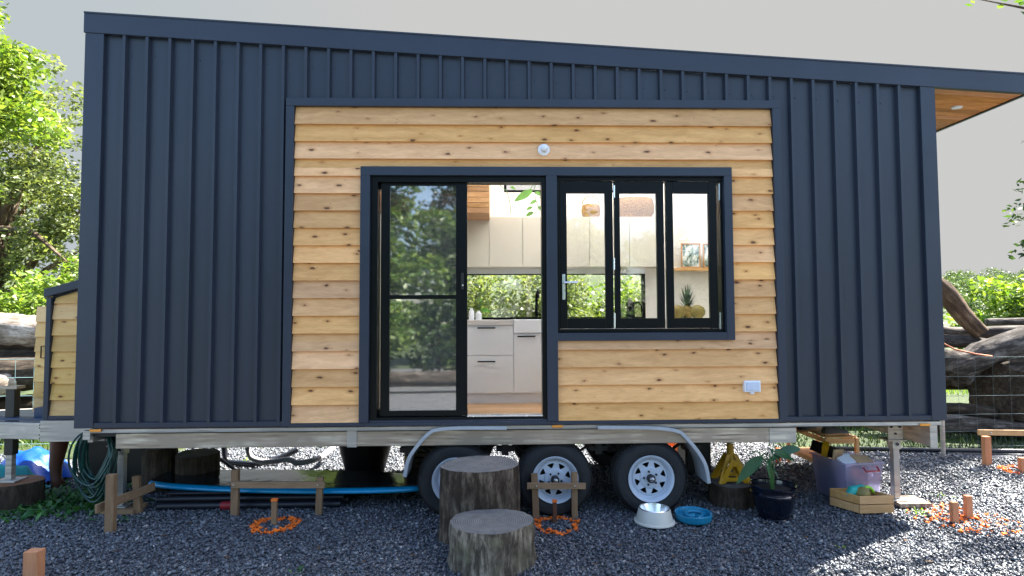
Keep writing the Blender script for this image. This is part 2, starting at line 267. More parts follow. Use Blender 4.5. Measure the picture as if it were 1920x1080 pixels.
# ------------------------------------------------------------------ mesh helpers
def tag(o, label, cat, group=None, kind=None):
    if label: o['label'] = label
    if cat: o['category'] = cat
    if group: o['group'] = group
    if kind: o['kind'] = kind
    return o
def wloc(o):
    v = Vector(o.location); p = o.parent
    while p: v += p.location; p = p.parent
    return v
def empty(name, loc, label, cat, group=None, rz=0):
    if YM: loc = (loc[0], my(loc[1]), loc[2])
    o = bpy.data.objects.new(name, None); COL.objects.link(o); o.location = loc; o.rotation_euler = (0, 0, rz); o.empty_display_size = .2
    return tag(o, label, cat, group)
class MB:
    def __init__(s): s.v = []; s.f = []; s.mi = []; s.cur = 0
    def add(s, vs, fs):
        b = len(s.v); s.v += [tuple(float(c) for c in v) for v in vs]; s.f += [tuple(b+i for i in f) for f in fs]; s.mi += [s.cur]*len(fs); return s
    def box(s, x0, x1, y0, y1, z0, z1):
        return s.add([(x0, y0, z0), (x1, y0, z0), (x1, y1, z0), (x0, y1, z0), (x0, y0, z1), (x1, y0, z1), (x1, y1, z1), (x0, y1, z1)],
                     [(0, 3, 2, 1), (4, 5, 6, 7), (0, 1, 5, 4), (1, 2, 6, 5), (2, 3, 7, 6), (3, 0, 4, 7)])
    def prism(s, poly, y0, y1):    # polygon in x,z extruded along y
        n = len(poly); vs = [(x, y0, z) for x, z in poly] + [(x, y1, z) for x, z in poly]
        return s.add(vs, [tuple(range(n)), tuple(range(2*n-1, n-1, -1))] + [(i, i+n, (i+1) % n+n, (i+1) % n) for i in range(n)])
    def prismz(s, poly, z0, z1):
        n = len(poly); vs = [(x, y, z0) for x, y in poly] + [(x, y, z1) for x, y in poly]
        return s.add(vs, [tuple(range(n-1, -1, -1)), tuple(range(n, 2*n))] + [(i, (i+1) % n, (i+1) % n+n, i+n) for i in range(n)])
    def bar(s, a, b, w, h, up=(0, 0, 1)):   # rectangular bar from a to b
        a = Vector(a); b = Vector(b); d = (b-a).normalized(); u = Vector(up)
        if abs(d.dot(u)) > .98: u = Vector((0, 1, 0))
        r = d.cross(u).normalized()*w/2; u2 = r.cross(d).normalized()*h/2
        vs = [p+i*r+j*u2 for p in (a, b) for i, j in ((-1, -1), (1, -1), (1, 1), (-1, 1))]
        return s.add(vs, [(0, 1, 2, 3), (7, 6, 5, 4), (0, 4, 5, 1), (1, 5, 6, 2), (2, 6, 7, 3), (3, 7, 4, 0)])
    def tube(s, pts, r, seg=8, cap=True, wob=0.):
        pts = [Vector(p) for p in pts]; n = len(pts); rs = r if hasattr(r, '__len__') else [r]*n
        vs = []; u = None
        for i, p in enumerate(pts):
            d = (pts[min(i+1, n-1)]-pts[max(i-1, 0)]).normalized()
            if u is None:
                u = Vector((0, 0, 1)) if abs(d.z) < .9 else Vector((1, 0, 0))
            u = (u-d*u.dot(d)).normalized(); w = d.cross(u)
            for k in range(seg):
                a = 2*math.pi*k/seg; rr = rs[i]*(1+(random.uniform(-wob, wob) if wob else 0)); vs.append(p+(u*math.cos(a)+w*math.sin(a))*rr)
        fs = [(i*seg+k, i*seg+(k+1) % seg, (i+1)*seg+(k+1) % seg, (i+1)*seg+k) for i in range(n-1) for k in range(seg)]
        if cap: fs += [tuple(range(seg-1, -1, -1)), tuple((n-1)*seg+k for k in range(seg))]
        return s.add(vs, fs)
    def lathe(s, prof, c=(0, 0, 0), seg=32, axis='z', ry=1., cap=(False, False)):   # prof: (r, h)
        vs = []
        for r, h in prof:
            for k in range(seg):
                a = 2*math.pi*k/seg; x, y = r*math.cos(a), r*math.sin(a)*ry
                vs.append((c[0]+x, c[1]+y, c[2]+h) if axis == 'z' else (c[0]+x, c[1]+h, c[2]+y))
        n = len(prof); fs = [(i*seg+k, i*seg+(k+1) % seg, (i+1)*seg+(k+1) % seg, (i+1)*seg+k) for i in range(n-1) for k in range(seg)]
        if cap[0]: fs.append(tuple(range(seg-1, -1, -1)))
        if cap[1]: fs.append(tuple((n-1)*seg+k for k in range(seg)))
        return s.add(vs, fs)
    def strip(s, path, y0, y1, th):     # bent sheet: path in x,z
        n = len(path); q = []
        for i in range(n):
            a = Vector(path[max(i-1, 0)]); b = Vector(path[min(i+1, n-1)]); d = (b-a).normalized(); q.append((path[i][0]-d[1]*th, path[i][1]+d[0]*th))
        for i in range(n-1):
            s.prism([path[i], path[i+1], q[i+1], q[i]], y0, y1)
        return s
    def build(s, name, m, parent=None, smooth=False, bevel=0, local=False, origin=None):
        me = bpy.data.meshes.new(name); o = bpy.data.objects.new(name, me); COL.objects.link(o)
        v = np.array(s.v, float)
        if YM and not local: v[:, 1] = np.where(v[:, 1] < .3, v[:, 1], .3+(v[:, 1]-.3)*.75)
        if parent is not None: off = np.array(wloc(parent)) if not local else np.zeros(3); o.parent = parent
        elif local: off = np.zeros(3)
        elif origin is not None: off = np.array(origin); o.location = origin
        else: off = np.array([(v[:, 0].min()+v[:, 0].max())/2, (v[:, 1].min()+v[:, 1].max())/2, v[:, 2].min()]); o.location = off
        v = v-off; me.from_pydata([tuple(x) for x in v], [], s.f); me.update()
        for mm_ in (m if isinstance(m, (list, tuple)) else [m]): me.materials.append(mm_)
        if any(s.mi): me.polygons.foreach_set('material_index', s.mi)
        bm = bmesh.new(); bm.from_mesh(me)
        bmesh.ops.recalc_face_normals(bm, faces=bm.faces[:])
        bm.to_mesh(me); bm.free()
        if smooth:
            me.polygons.foreach_set('use_smooth', [True]*len(me.polygons))
            if smooth != 2: me.set_sharp_from_angle(angle=math.radians(38))
        if bevel:
            b = o.modifiers.new('bevel', 'BEVEL'); b.width = bevel; b.segments = 2; b.limit_method = 'ANGLE'; b.angle_limit = math.radians(40)
        return o
def npmesh(name, V, Fc, m, loc=(0, 0, 0), parent=None, smooth=False):
    me = bpy.data.meshes.new(name); o = bpy.data.objects.new(name, me); COL.objects.link(o); k = Fc.shape[1]
    me.vertices.add(len(V)); me.vertices.foreach_set('co', (V-np.array(loc)).astype('f').ravel())
    me.loops.add(Fc.size); me.loops.foreach_set('vertex_index', Fc.astype('i').ravel())
    me.polygons.add(len(Fc)); me.polygons.foreach_set('loop_start', np.arange(0, Fc.size, k, dtype='i')); me.polygons.foreach_set('loop_total', np.full(len(Fc), k, 'i'))
    me.update(calc_edges=True); me.materials.append(m)
    if parent is not None: o.parent = parent
    else: o.location = loc
    return o
def leaves(C, size, stretch=1.7, flat=.35):
    n = len(C); a = rng.normal(size=(n, 3)); a[:, 2] *= .6; a /= np.linalg.norm(a, axis=1)[:, None]
    nn = rng.normal(size=(n, 3)); nn[:, 2] = np.abs(nn[:, 2])+flat; b = np.cross(a, nn); b /= np.linalg.norm(b, axis=1)[:, None]
    up = np.cross(b, a); s_ = size*rng.uniform(.6, 1.35, n)[:, None]
    V = np.stack([C-a*s_*stretch/2, C+b*s_*.42-up*s_*.08, C+a*s_*stretch/2-up*s_*.15, C-b*s_*.42-up*s_*.08], 1).reshape(-1, 3)
    return V, np.arange(4*n).reshape(n, 4)
def cloud(clumps, per, size, **k):   # clumps: (center, radius)
    out = []
    for c, r in clumps:
        n = max(4, int(per*r*r)); d = rng.normal(size=(n, 3)); d /= np.linalg.norm(d, axis=1)[:, None]
        out.append(np.array(c)+d*(r*rng.uniform(.25, 1, n)[:, None]**.6)*np.array([1, 1, .72]))
    return leaves(np.concatenate(out), size, **k)
def tree(name, base, h, crown_c, crown_r, nclump, clump_r, per, leaf, fol, label, cat='tree', group=None, trunk_r=.14, nl=7, extra=()):
    base = Vector(base); root = empty(name, base, label, cat, group)
    cc = np.array(crown_c); cr = np.array(crown_r); cl = []
    while len(cl) < nclump:
        d = rng.normal(size=3); d /= np.linalg.norm(d); p = cc+d*cr*rng.uniform(.3, 1.)
        if p[2] < base.z+.15: continue
        cl.append((p, clump_r*rng.uniform(.55, 1.25)))
    cl = cl+[(np.array(c_), r_) for c_, r_ in extra]
    V, Fc = cloud(cl, per, leaf); npmesh('crown', V, Fc, fol, base, root)
    m = MB(); top = Vector(crown_c); n = 6; pts = []
    for i in range(n+1):
        f = i/n; pts.append(base.lerp(top, f)+Vector((random.uniform(-.12, .12), random.uniform(-.12, .12), 0))*(f > 0)*min(1, trunk_r*5))
    pts[0].z -= .1
    m.tube(pts, [trunk_r*(1-.75*i/n) for i in range(n+1)], 10, wob=.06)
    for i in range(nl):
        st = pts[2+i % 4]; e = Vector(cl[(i*7) % len(cl)][0]); mid = st.lerp(e, .5)+Vector((0, 0, .12*(e-st).length))
        m.tube([st, st.lerp(mid, .5)+Vector((0, 0, .03)), mid, mid.lerp(e, .6), e], [trunk_r*.5, trunk_r*.4, trunk_r*.3, trunk_r*.18, trunk_r*.06], 6)
    m.build('trunk', MT['bark'], root, True)
    return root
def stones(name, pts, size, m, flat=.6):
    n = len(pts); base = np.array([[1, 0, 0], [-1, 0, 0], [0, 1, 0], [0, -1, 0], [0, 0, 1], [0, 0, -1]], float)
    V = base[None]*rng.uniform(.65, 1.3, (n, 6, 1))+rng.normal(scale=.22, size=(n, 6, 3)); V *= np.array([1.15, .85, flat])
    q = rng.normal(size=(n, 4)); q[:, 1:3] *= .35; q /= np.linalg.norm(q, axis=1)[:, None]; w, x, y, z = q.T
    R = np.stack([1-2*(y*y+z*z), 2*(x*y-z*w), 2*(x*z+y*w), 2*(x*y+z*w), 1-2*(x*x+z*z), 2*(y*z-x*w), 2*(x*z-y*w), 2*(y*z+x*w), 1-2*(x*x+y*y)], 1).reshape(n, 3, 3)
    s_ = (size if hasattr(size, 'shape') else np.full(n, size))*rng.uniform(.45, 1.0, n)*np.exp(rng.normal(.25, .28, n))
    V = np.einsum('nij,nkj->nki', R, V)*s_[:, None, None]+pts[:, None, :]
    f = np.array([[0, 2, 4], [2, 1, 4], [1, 3, 4], [3, 0, 4], [2, 0, 5], [1, 2, 5], [3, 1, 5], [0, 3, 5]])
    Fc = (np.arange(n)[:, None, None]*6+f[None]).reshape(-1, 3)
    lo = (float(pts[:, 0].mean()), float(pts[:, 1].mean()), 0.)
    return npmesh(name, V.reshape(-1, 3), Fc, m, lo)

# ================================================================== GROUND
def sheet(name, x0, x1, y0, y1, z, m, n=1, amp=0.):
    g = MB(); xs = np.linspace(x0, x1, n+1); ys = np.linspace(y0, y1, n+1)
    g.add([(x, y, z+amp*random.uniform(-1, 1)) for y in ys for x in xs], [(j*(n+1)+i, j*(n+1)+i+1, (j+1)*(n+1)+i+1, (j+1)*(n+1)+i) for j in range(n) for i in range(n)])
    o = g.build(name, m, None, origin=(0, 0, 0)); return tag(o, None, None, kind='structure')
sheet('ground', -300, 300, -300, 300, -.03, MT['grass'])
sheet('gravel_yard', -14, 16, -14, 2.3, -.010, MT['gbed']); sheet('gravel_pad', -4.0, 3.7, 2.3, 5.2, -.014, MT['gbed'])
# ridge of the far hill
hm = MB(); nx = 40
prof = [(40, -1), (48, .8), (58, 3.6), (68, 6.2), (78, 7.6), (95, 6.5)]
for i in range(nx+1):
    x = -90+i*6.5
    for y, z in prof: hm.v.append((x+random.uniform(-1, 1), y+random.uniform(-1, 1), max(-1, z*(.86+.14*math.sin(x*.07+1)))))
for i in range(nx):
    for j in range(5): hm.f.append((i*6+j, i*6+j+1, (i+1)*6+j+1, (i+1)*6+j)); hm.mi.append(0)
tag(hm.build('hill', MT['grass'], None, 2, origin=(0, 0, 0)), None, None, kind='structure')
cl = []
for i in range(420):
    x = rng.uniform(20, 95); f = rng.uniform(0, 1); y = 44+f*38; z = np.interp(y, [p[0] for p in prof], [p[1] for p in prof])*(.86+.14*math.sin(x*.07+1))
    cl.append(((x, y, z+rng.uniform(.0, 1.0)), rng.uniform(.9, 1.9)))
V, Fc = cloud(cl, 170, .19); o = npmesh('hill_forest', V, Fc, foliage('hillside_leaves', (.045, .085, .035), (.085, .14, .045), (.15, .20, .07), .3)); tag(o, 'distant tree covered hillside beyond the log pile', 'forest', kind='stuff')

def scatter(x0, x1, y0, y1, dens):
    n = int((x1-x0)*(y1-y0)*dens); return np.stack([rng.uniform(x0, x1, n), rng.uniform(y0, y1, n), rng.uniform(-.006, .008, n)], 1)
pp = np.concatenate([scatter(-4.6, 4.9, -1.4, -.35, 3700), scatter(-5.4, 6.0, -.35, .9, 3000), scatter(-6.2, 7.2, .9, 2.6, 1500), scatter(-4.2, 3.9, 2.6, 5.2, 700)])
sz = np.interp(pp[:, 1], [-1.4, 0, 3, 5], [.0110, .0122, .016, .026])
edge = np.where(pp[:, 0] > 3.5, 2.1, np.where(pp[:, 0] < -4, 2.3, 5.))+.25*np.sin(pp[:, 0]*1.7)+.15*np.sin(pp[:, 0]*5.1)
k = pp[:, 1] < edge
pp = pp[k]; sz = sz[k]; free = np.ones(len(pp), bool)
RINGS = [(515, 985, .118, .195, 1., 'bright orange sprayed ring around the peg near the middle left'), (1043, 985, .140, .190, .95, 'orange sprayed ring around the brown peg beside the log step'),
         (1800, 972, .0, .40, .33, 'scattered faded orange spray around the two sunlit pegs'), (1915, 882, .12, .22, .95, 'orange sprayed ring under the peg at the far right edge')]
for (px, py, r0, r1, pr_, lab) in RINGS:
    c_ = G(px, py); dx = pp[:, 0]-c_[0]; dy = pp[:, 1]-c_[1]; d = np.hypot(dx, dy); an = np.arctan2(dy, dx); w_ = .012*np.sin(an*3+px)+.008*np.sin(an*7+py)+rng.normal(scale=.007, size=len(pp))
    hit = (d > r0+w_) & (d < r1+w_) & free & (rng.uniform(size=len(pp)) < pr_*(1-.25*(np.sin(an*2+px) > .6))*(1 if r0 > 0 else (1.25-d/r1)*(.6+.6*(np.sin(dx*23)*np.sin(dy*31+1) > -.1))))
    free &= ~hit; q_ = pp[hit].copy(); q_[:, 2] += .002; q2 = q_[rng.uniform(size=len(q_)) < (.9 if r0 > 0 else .1)].copy(); q2[:, :2] += rng.normal(scale=.006, size=(len(q2), 2)); q2[:, 2] -= .002; q_ = np.concatenate([q_, q2])
    tag(stones('paint_ring', q_, .0125, MT['orange']), lab, 'paint mark', 'orange sprayed marks on the gravel')
o = stones('gravel', pp[free], sz[free], MT['stone']); tag(o, 'loose crushed bluestone gravel covering the yard', 'gravel', kind='stuff')

# ================================================================== TINY HOUSE
H = empty('tiny_house', (0, 0, 0), 'dark blue ribbed steel tiny house on a triple axle trailer with knotty timber panel', 'tiny house')
XL, XR = -3.462, 3.855
def topz(x): return 4.288-.0577*(x-XL)
def fbz(x): return topz(x)-.176
YB = 2.40
YM = True
# --- walls (structure behind the cladding), with real openings
w = MB(); w.cur = 0
def wallpoly(x0, x1, z0): return [(x0, z0), (x1, z0), (x1, fbz(x1)), (x0, fbz(x0))]
for x0, x1, z0 in ((XL+.01, -1.09, .80), (2.0, XR-.01, .80)): w.prism(wallpoly(x0, x1, z0), .012, .10)
w.prism(wallpoly(-1.09, 2.0, 2.935), .012, .10)
w.box(.44, 2.0, .012, .10, .80, 1.52); w.box(.44, .52, .012, .10, 1.52, 2.935)
# back wall with the kitchen window and the high window
for x0, x1, z0 in ((XL+.01, -1.9, .80), (1.74, XR-.01, .80)): w.prism(wallpoly(x0, x1, z0), 2.25, YB)
w.box(-1.9, 1.74, 2.25, YB, .80, 1.645); w.box(-1.9, 1.74, 2.25, YB, 2.205, 3.13)
w.prism([(-1.9, 3.13), (.10, 3.13), (.10, fbz(.1)), (-1.9, fbz(-1.9))], 2.25, YB); w.prism([(1.6, 3.13), (1.74, 3.13), (1.74, fbz(1.74)), (1.6, fbz(1.6))], 2.25, YB)
w.prism([(.10, 3.50), (1.6, 3.50), (1.6, fbz(1.6)), (.1, fbz(.1))], 2.25, YB)
# left end wall, right end wall with a doorway added for light
w.box(XL+.01, XL+.1, .10, 2.25, .80, 4.08)
w.box(XR-.1, XR-.01, .10, .30, .80, 3.68); w.box(XR-.1, XR-.01, 2.1, 2.25, .80, 3.68); w.box(XR-.1, XR-.01, .30, 2.1, 3.3, 3.68)
w.build('wall', MT['wallin'], H)
# --- steel cladding of the front: sheet and ribs
c = MB()
c.prism(wallpoly(XL+.14, -1.74, .83), 0, .008); c.prism(wallpoly(2.43, XR-.12, .83), 0, .008); c.prism([(-1.74, 3.5), (2.43, 3.5), (2.43, fbz(2.43)), (-1.74, fbz(-1.74))], 0, .008)
NR = 35
for i in range(NR+1):
    x = -3.143+(3.541+3.143)*i/NR
    z0 = .83 if (x < -1.79 or x > 2.49) else 3.555
    zt = fbz(x)+.01
    a, b, d = .021, .012, .038
    c.add([(x-a, 0, z0), (x-b, -d, z0), (x+b, -d, z0), (x+a, 0, z0), (x-a, 0, zt), (x-b, -d, zt), (x+b, -d, zt), (x+a, 0, zt)],
          [(0, 1, 5, 4), (1, 2, 6, 5), (2, 3, 7, 6), (0, 3, 2, 1), (4, 5, 6, 7)])
c.build('wall_cladding', MT['steel'], H)
# screws in the pans just under the fascia
for i in range(NR):
    scw = MB()
    x = -3.143+(3.541+3.143)*(i+.25)/NR
    scw.lathe([(.0, -.005), (.006, -.004), (.006, .001)], (x, 0, fbz(x)-.16), 6, 'y')
    scw.build('screw', MT['steel2'], H)
# end cladding (left, right) and back as ribbed sheets
e = MB(); e2 = MB()
e2.box(XL, XL+.008, .0, YB, .80, 4.1); e.box(XR-.008, XR, .0, .3, .80, 3.69); e.box(XR-.008, XR, 2.1, YB, .80, 3.69); e.box(XR-.008, XR, .3, 2.1, 3.3, 3.69)
for i in range(1, 12):
    y = i*.2; e2.box(XL-.03, XL, y-.012, y+.012, .83, 4.1)
    if y < .3 or y > 2.1: e.box(XR, XR+.03, y-.012, y+.012, .83, 3.69)
e.build('end_cladding', MT['steel'], H); e2.build('end_cladding', MT['steel'], H)
ct = MB(); ct.prism([(XL-.004, .79), (XL+.15, .79), (XL+.15, fbz(XL+.15)+.004), (XL-.004, fbz(XL)+.004)], -.037, .001); ct.box(XL-.006, XL-.001, -.037, .15, .79, 4.1); ct.build('corner_trim', MT['steel2'], H, bevel=.003)
ct = MB(); ct.prism([(XR-.125, .79), (XR+.004, .79), (XR+.004, fbz(XR)+.004), (XR-.125, fbz(XR-.125)+.004)], -.037, .001); ct.box(XR+.001, XR+.006, -.037, .15, .79, 3.69); ct.build('corner_trim', MT['steel2'], H, bevel=.003)
bf = MB(); bf.box(XL+.146, XR-.12, -.032, .0, .79, .832); bf.build('base_flashing', MT['steel2'], H, bevel=.003)
# --- roof with fascia, overhang and soffit
XO = 4.73
r_ = MB(); r_.prism([(XL-.01, topz(XL)-.02), (XO-.01, topz(XO)-.02), (XO-.01, topz(XO)-.10), (XL-.01, topz(XL)-.10)], .0, .32)
r_.prism([(XL-.01, topz(XL)-.02), (XO-.01, topz(XO)-.02), (XO-.01, topz(XO)-.10), (XL-.01, topz(XL)-.10)], 2.1, YB)
for a, b in ((XL-.01, -.6), (2.8, XO-.01)): r_.prism([(a, topz(a)-.02), (b, topz(b)-.02), (b, topz(b)-.10), (a, topz(a)-.10)], .32, 2.1)
ROOF = r_.build('roof', MT['steel2'], H)
sk = MB(); sk.prism([(-.6, topz(-.6)-.012), (2.8, topz(2.8)-.012), (2.8, topz(2.8)-.022), (-.6, topz(-.6)-.022)], .32, 2.1); t = NT('added_frosted_panel'); t.t.nodes.remove(t.b); t.l(t.n('ShaderNodeBsdfTranslucent', {0: (.93, .93, .93, 1)}).outputs[0], t.out.inputs[0]); sk.build('added_light_panel', t.m, ROOF)  # unseen translucent roof panel, added to brighten the interior
fa = MB(); fa.prism([(XL-.016, topz(XL)), (XO, topz(XO)), (XO, fbz(XO)), (XL-.016, fbz(XL))], -.045, -.0)
fa.prism([(XL-.016, topz(XL)+.004), (XO+.004, topz(XO)+.004), (XO+.004, topz(XO)-.012), (XL-.016, topz(XL)-.012)], -.051, -.045)
FA = fa.build('fascia', MT['steel2'], H, bevel=.003)
fb = MB(); fb.box(XO-.03, XO, .0, YB+.03, fbz(XO), topz(XO)); fb.build('fascia', MT['steel2'], H)
fb = MB(); fb.box(XL-.016, XL+.014, .0, YB+.03, fbz(XL)+.01, topz(XL)-.001); fb.build('fascia', MT['steel2'], H)
fb = MB(); fb.prism([(XL-.016, topz(XL)), (XO, topz(XO)), (XO, fbz(XO)), (XL-.016, fbz(XL))], YB+.03, YB+.06); fb.build('fascia', MT['steel2'], H)
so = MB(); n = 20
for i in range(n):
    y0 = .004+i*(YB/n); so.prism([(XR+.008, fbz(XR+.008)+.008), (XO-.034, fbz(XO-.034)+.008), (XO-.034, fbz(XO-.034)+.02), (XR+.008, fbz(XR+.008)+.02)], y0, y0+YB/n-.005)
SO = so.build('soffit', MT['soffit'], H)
p = G(1790, 203, fbz(4.3)); dl = MB(); dl.lathe([(.001, -.008), (.045, -.008), (.05, -.004), (.05, .008)], (p[0], p[1], fbz(p[0])+.004), 24); dl.build('downlight', MT['lamp'], SO)
# --- timber panel
tb = MB(); z0, z1, nb = .818, 3.487, 18; hh = (z1-z0)/nb; tx0, tx1 = -1.703, 2.403
frames = [(-1.137, .48, .0, 2.965), (.48, 2.035, 1.487, 2.965)]
for i in range(nb):
    a, b = z0+i*hh, z0+(i+1)*hh+.006
    segs = []
    cuts = sorted({a, b} | {zz for (_, _, f0, f1) in frames for zz in (f0, f1) if a < zz < b-.01})
    for q0, q1 in zip(cuts[:-1], cuts[1:]):
        zc = (q0+q1)/2; iv = [(tx0, tx1)]
        for (f0, f1, g0, g1) in frames:
            if g0 < zc < g1:
                nv = []
                for u0, u1 in iv:
                    if f0 > u0: nv.append((u0, min(u1, f0)))
                    if f1 < u1: nv.append((max(u0, f1), u1))
                iv = [q for q in nv if q[1]-q[0] > .01]
        for u0, u1 in iv: segs.append((u0, u1, q0, q1))
    for (u0, u1, q0, q1) in segs:
        yy = lambda zz: -.035+.029*(zz-a)/(b-a)
        j0 = random.uniform(-.0012, .0012)
        tb.add([(u0, yy(q0)+j0, q0), (u1, yy(q0)-j0, q0), (u1, yy(q1), q1), (u0, yy(q1), q1), (u0, .006, q0), (u1, .006, q0), (u1, .006, q1), (u0, .006, q1)],
               [(0, 1, 2, 3), (0, 4, 5, 1), (3, 2, 6, 7), (1, 5, 6, 2), (0, 3, 7, 4)])
tb.build('timber_cladding', MT['pine'], H)
def frame_trim(x0, x1, z0, z1, wd, y0, y1, m, bottom=True):
    f = MB(); f.box(x0, x1, y0, y1, z1-wd, z1)
    f.box(x0, x0+wd, y0+.001, y1, z0, z1-wd); f.box(x1-wd, x1, y0+.001, y1, z0, z1-wd)
    if bottom: f.box(x0+wd, x1-wd, y0+.0005, y1, z0, z0+wd)
    return f
frame_trim(-1.774, 2.475, .79, 3.56, .068, -.047, .012, MT['steel2'], False).build('panel_trim', MT['steel2'], H, bevel=.003)
bt = MB(); bt.box(-1.774, 2.475, -.043, .002, .786, .816); bt.build('base_flashing', MT['steel2'], H, bevel=.003)
# window and door surround
f = MB(); f.box(-1.14, 2.035, -.058, .012, 2.895, 2.97); f.box(-1.14, -1.06, -.0575, .012, .818, 2.895); f.box(.432, .524, -.0575, .012, .818, 2.895)
f.box(1.965, 2.035, -.0575, .012, 1.487, 2.895); f.box(.524, 1.965, -.0575, .012, 1.487, 1.553)
f.build('window_surround', MT['steel2'], H, bevel=.003)
# --- sliding door
D = MB(); D.box(-1.06, .432, -.02, .10, 2.845, 2.895); D.box(-1.06, -1.0, -.02, .10, .82, 2.845); D.box(.395, .432, -.02, .10, .82, 2.845); D.box(-1.0, .395, -.02, .10, .818, .853)
D = D.build('sliding_door', MT['black'], H, bevel=.002)
def pbox(px0, py0, px1, py1, Y0, Y1): a = P(px0, py0, Y0); b = P(px1, py1, Y0); return (a[0], b[0], Y0, Y1, b[2], a[2])
x0, x1 = P(714, 500, .012)[0], P(876, 500, .012)[0]; zt, zb = 2.853, .858; ga, gb = P(731, 500, .02)[0], P(855, 500, .02)[0]; gt, gz = P(790, 348, .02)[2], P(790, 770, .02)[2]; mr = P(790, 557, .02)[2]
q = MB(); q.box(x0, ga, .012, .045, zb, zt); q.box(gb, x1, .012, .045, zb, zt); q.box(ga, gb, .012, .045, gt, zt); q.box(ga, gb, .012, .045, zb, gz); q.box(ga, gb, .016, .040, mr-.017, mr+.017)
q.build('door_sash', MT['black'], D, bevel=.002)
q = MB(); q.box(ga, gb, .026, .030, gz, gt); q.build('door_glass', MT['doorglass'], D)
q = MB(); a, b = P(702, 500, .06)[0], x1; q.box(-1.0, a, .055, .085, zb, zt); q.box(x0+.01, ga-.01, .055, .085, zb, zt); q.box(gb+.03, b-.005, .055, .085, zb, zt); q.box(a, b, .055, .085, 2.80, zt); q.box(a, b, .055, .085, zb, zb+.05)
q.build('door_sash', MT['black'], D); q = MB(); q.box(a, gb+.03, .068, .072, zb+.05, 2.80); q.build('door_glass', MT['backglass'], D)
p = P(867, 527, .0); q = MB(); q.box(p[0]-.012, p[0]+.012, .0, .012, p[2]-.07, p[2]+.07); q.box(p[0]-.006, p[0]+.006, -.014, .0, p[2]-.03, p[2]+.02); q.build('latch', MT['blackplastic'], D, bevel=.002)
q = MB(); q.lathe([(.0, -.004), (.008, -.003), (.008, .002)], (p[0]+.002, -.001, p[2]-.035), 10, 'y'); q.build('lock_keyhole', MT['chrome'], D)
q = MB(); q.box(x1, .395, -.012, .08, .853, .862); q.build('door_track', MT['chrome'], D)
# --- bifold window
B = MB(); B.box(.524, 1.965, -.012, .10, 2.862, 2.895); B.box(.524, .548, -.012, .10, 1.553, 2.862); B.box(1.945, 1.965, -.012, .10, 1.553, 2.862); B.box(.548, 1.945, -.012, .10, 1.553, 1.585)
B = B.build('bifold_window', MT['black'], H, bevel=.002)
wz0, wz1 = P(1100, 597, .03)[2], P(1100, 363, .03)[2]
for sa, ga, gb, sb in ((1049, 1063, 1135, 1150), (1152, 1163, 1232, 1246), (1249, 1263, 1330, 1345)):
    X = [P(v, 480, .01)[0] for v in (sa, ga, gb, sb)]
    q = MB(); q.box(X[0]+.002, X[1], .006, .045, 1.588, 2.858); q.box(X[2], X[3]-.002, .006, .045, 1.588, 2.858); q.box(X[1], X[2], .006, .045, wz1, 2.858); q.box(X[1], X[2], .006, .045, 1.588, wz0)
    q.build('sash', MT['black'], B, bevel=.003)
    q = MB(); q.box(X[1], X[2], .024, .029, wz0, wz1); q.build('pane', MT['glass'], B)
for hx, ya, yb in ((1151, 348, 371), (1151, 484, 506), (1152, 587, 615), (1348, 345, 376), (1350, 586, 617)):
    a = P(hx, ya, -.0); b = P(hx, yb, -.0); q = MB(); q.tube([(a[0], -.006, a[2]), (b[0], -.006, b[2])], .009, 8); q.build('hinge', MT['chrome'], B, True)
a = P(1057, 514, -.01); b = P(1058, 562, -.01); hd = MB(); hd.box(a[0]-.013, a[0]+.013, -.008, .006, b[2], a[2]); hz = P(1057, 530, -.01)[2]
hd.tube([(a[0], -.004, hz), (a[0], -.05, hz), (a[0]+.02, -.056, hz), (a[0]+.115, -.055, hz)], .010, 8); hd.build('handle', MT['chrome'], B, True, bevel=.003)
# --- lamp and power outlet
p = P(1020, 280, -.05); q = MB(); q.lathe([(.05, -.018), (.05, -.04), (.03, -.045)], (p[0], .0, p[2]), 20, 'y', cap=(True, True)); LP = q.build('porch_light', MT['lamp'], H, True)
q = MB(); q.lathe([(.028, -.04), (.028, -.07), (.034, -.09), (.03, -.11), (.012, -.122), (.0005, -.124)], (p[0], .0, p[2]), 16, 'y'); q.build('bulb', MT['lamp'], LP, 2)
p = P(1411, 726, -.05); q = MB(); q.box(p[0]-.07, p[0]+.07, -.055, -.005, p[2]-.042, p[2]+.055); q.box(p[0]-.018, p[0]+.018, -.05, -.01, p[2]-.06, p[2]-.042)
PO = q.build('power_outlet', MT['lamp'], H, bevel=.006); q = MB(); q.box(p[0]-.055, p[0]+.055, -.066, -.055, p[2]-.03, p[2]+.04); q.build('outlet_cover', mat('clear_grey_plastic', (.55, .60, .72), .2, 0, .08, 20), PO, bevel=.004)

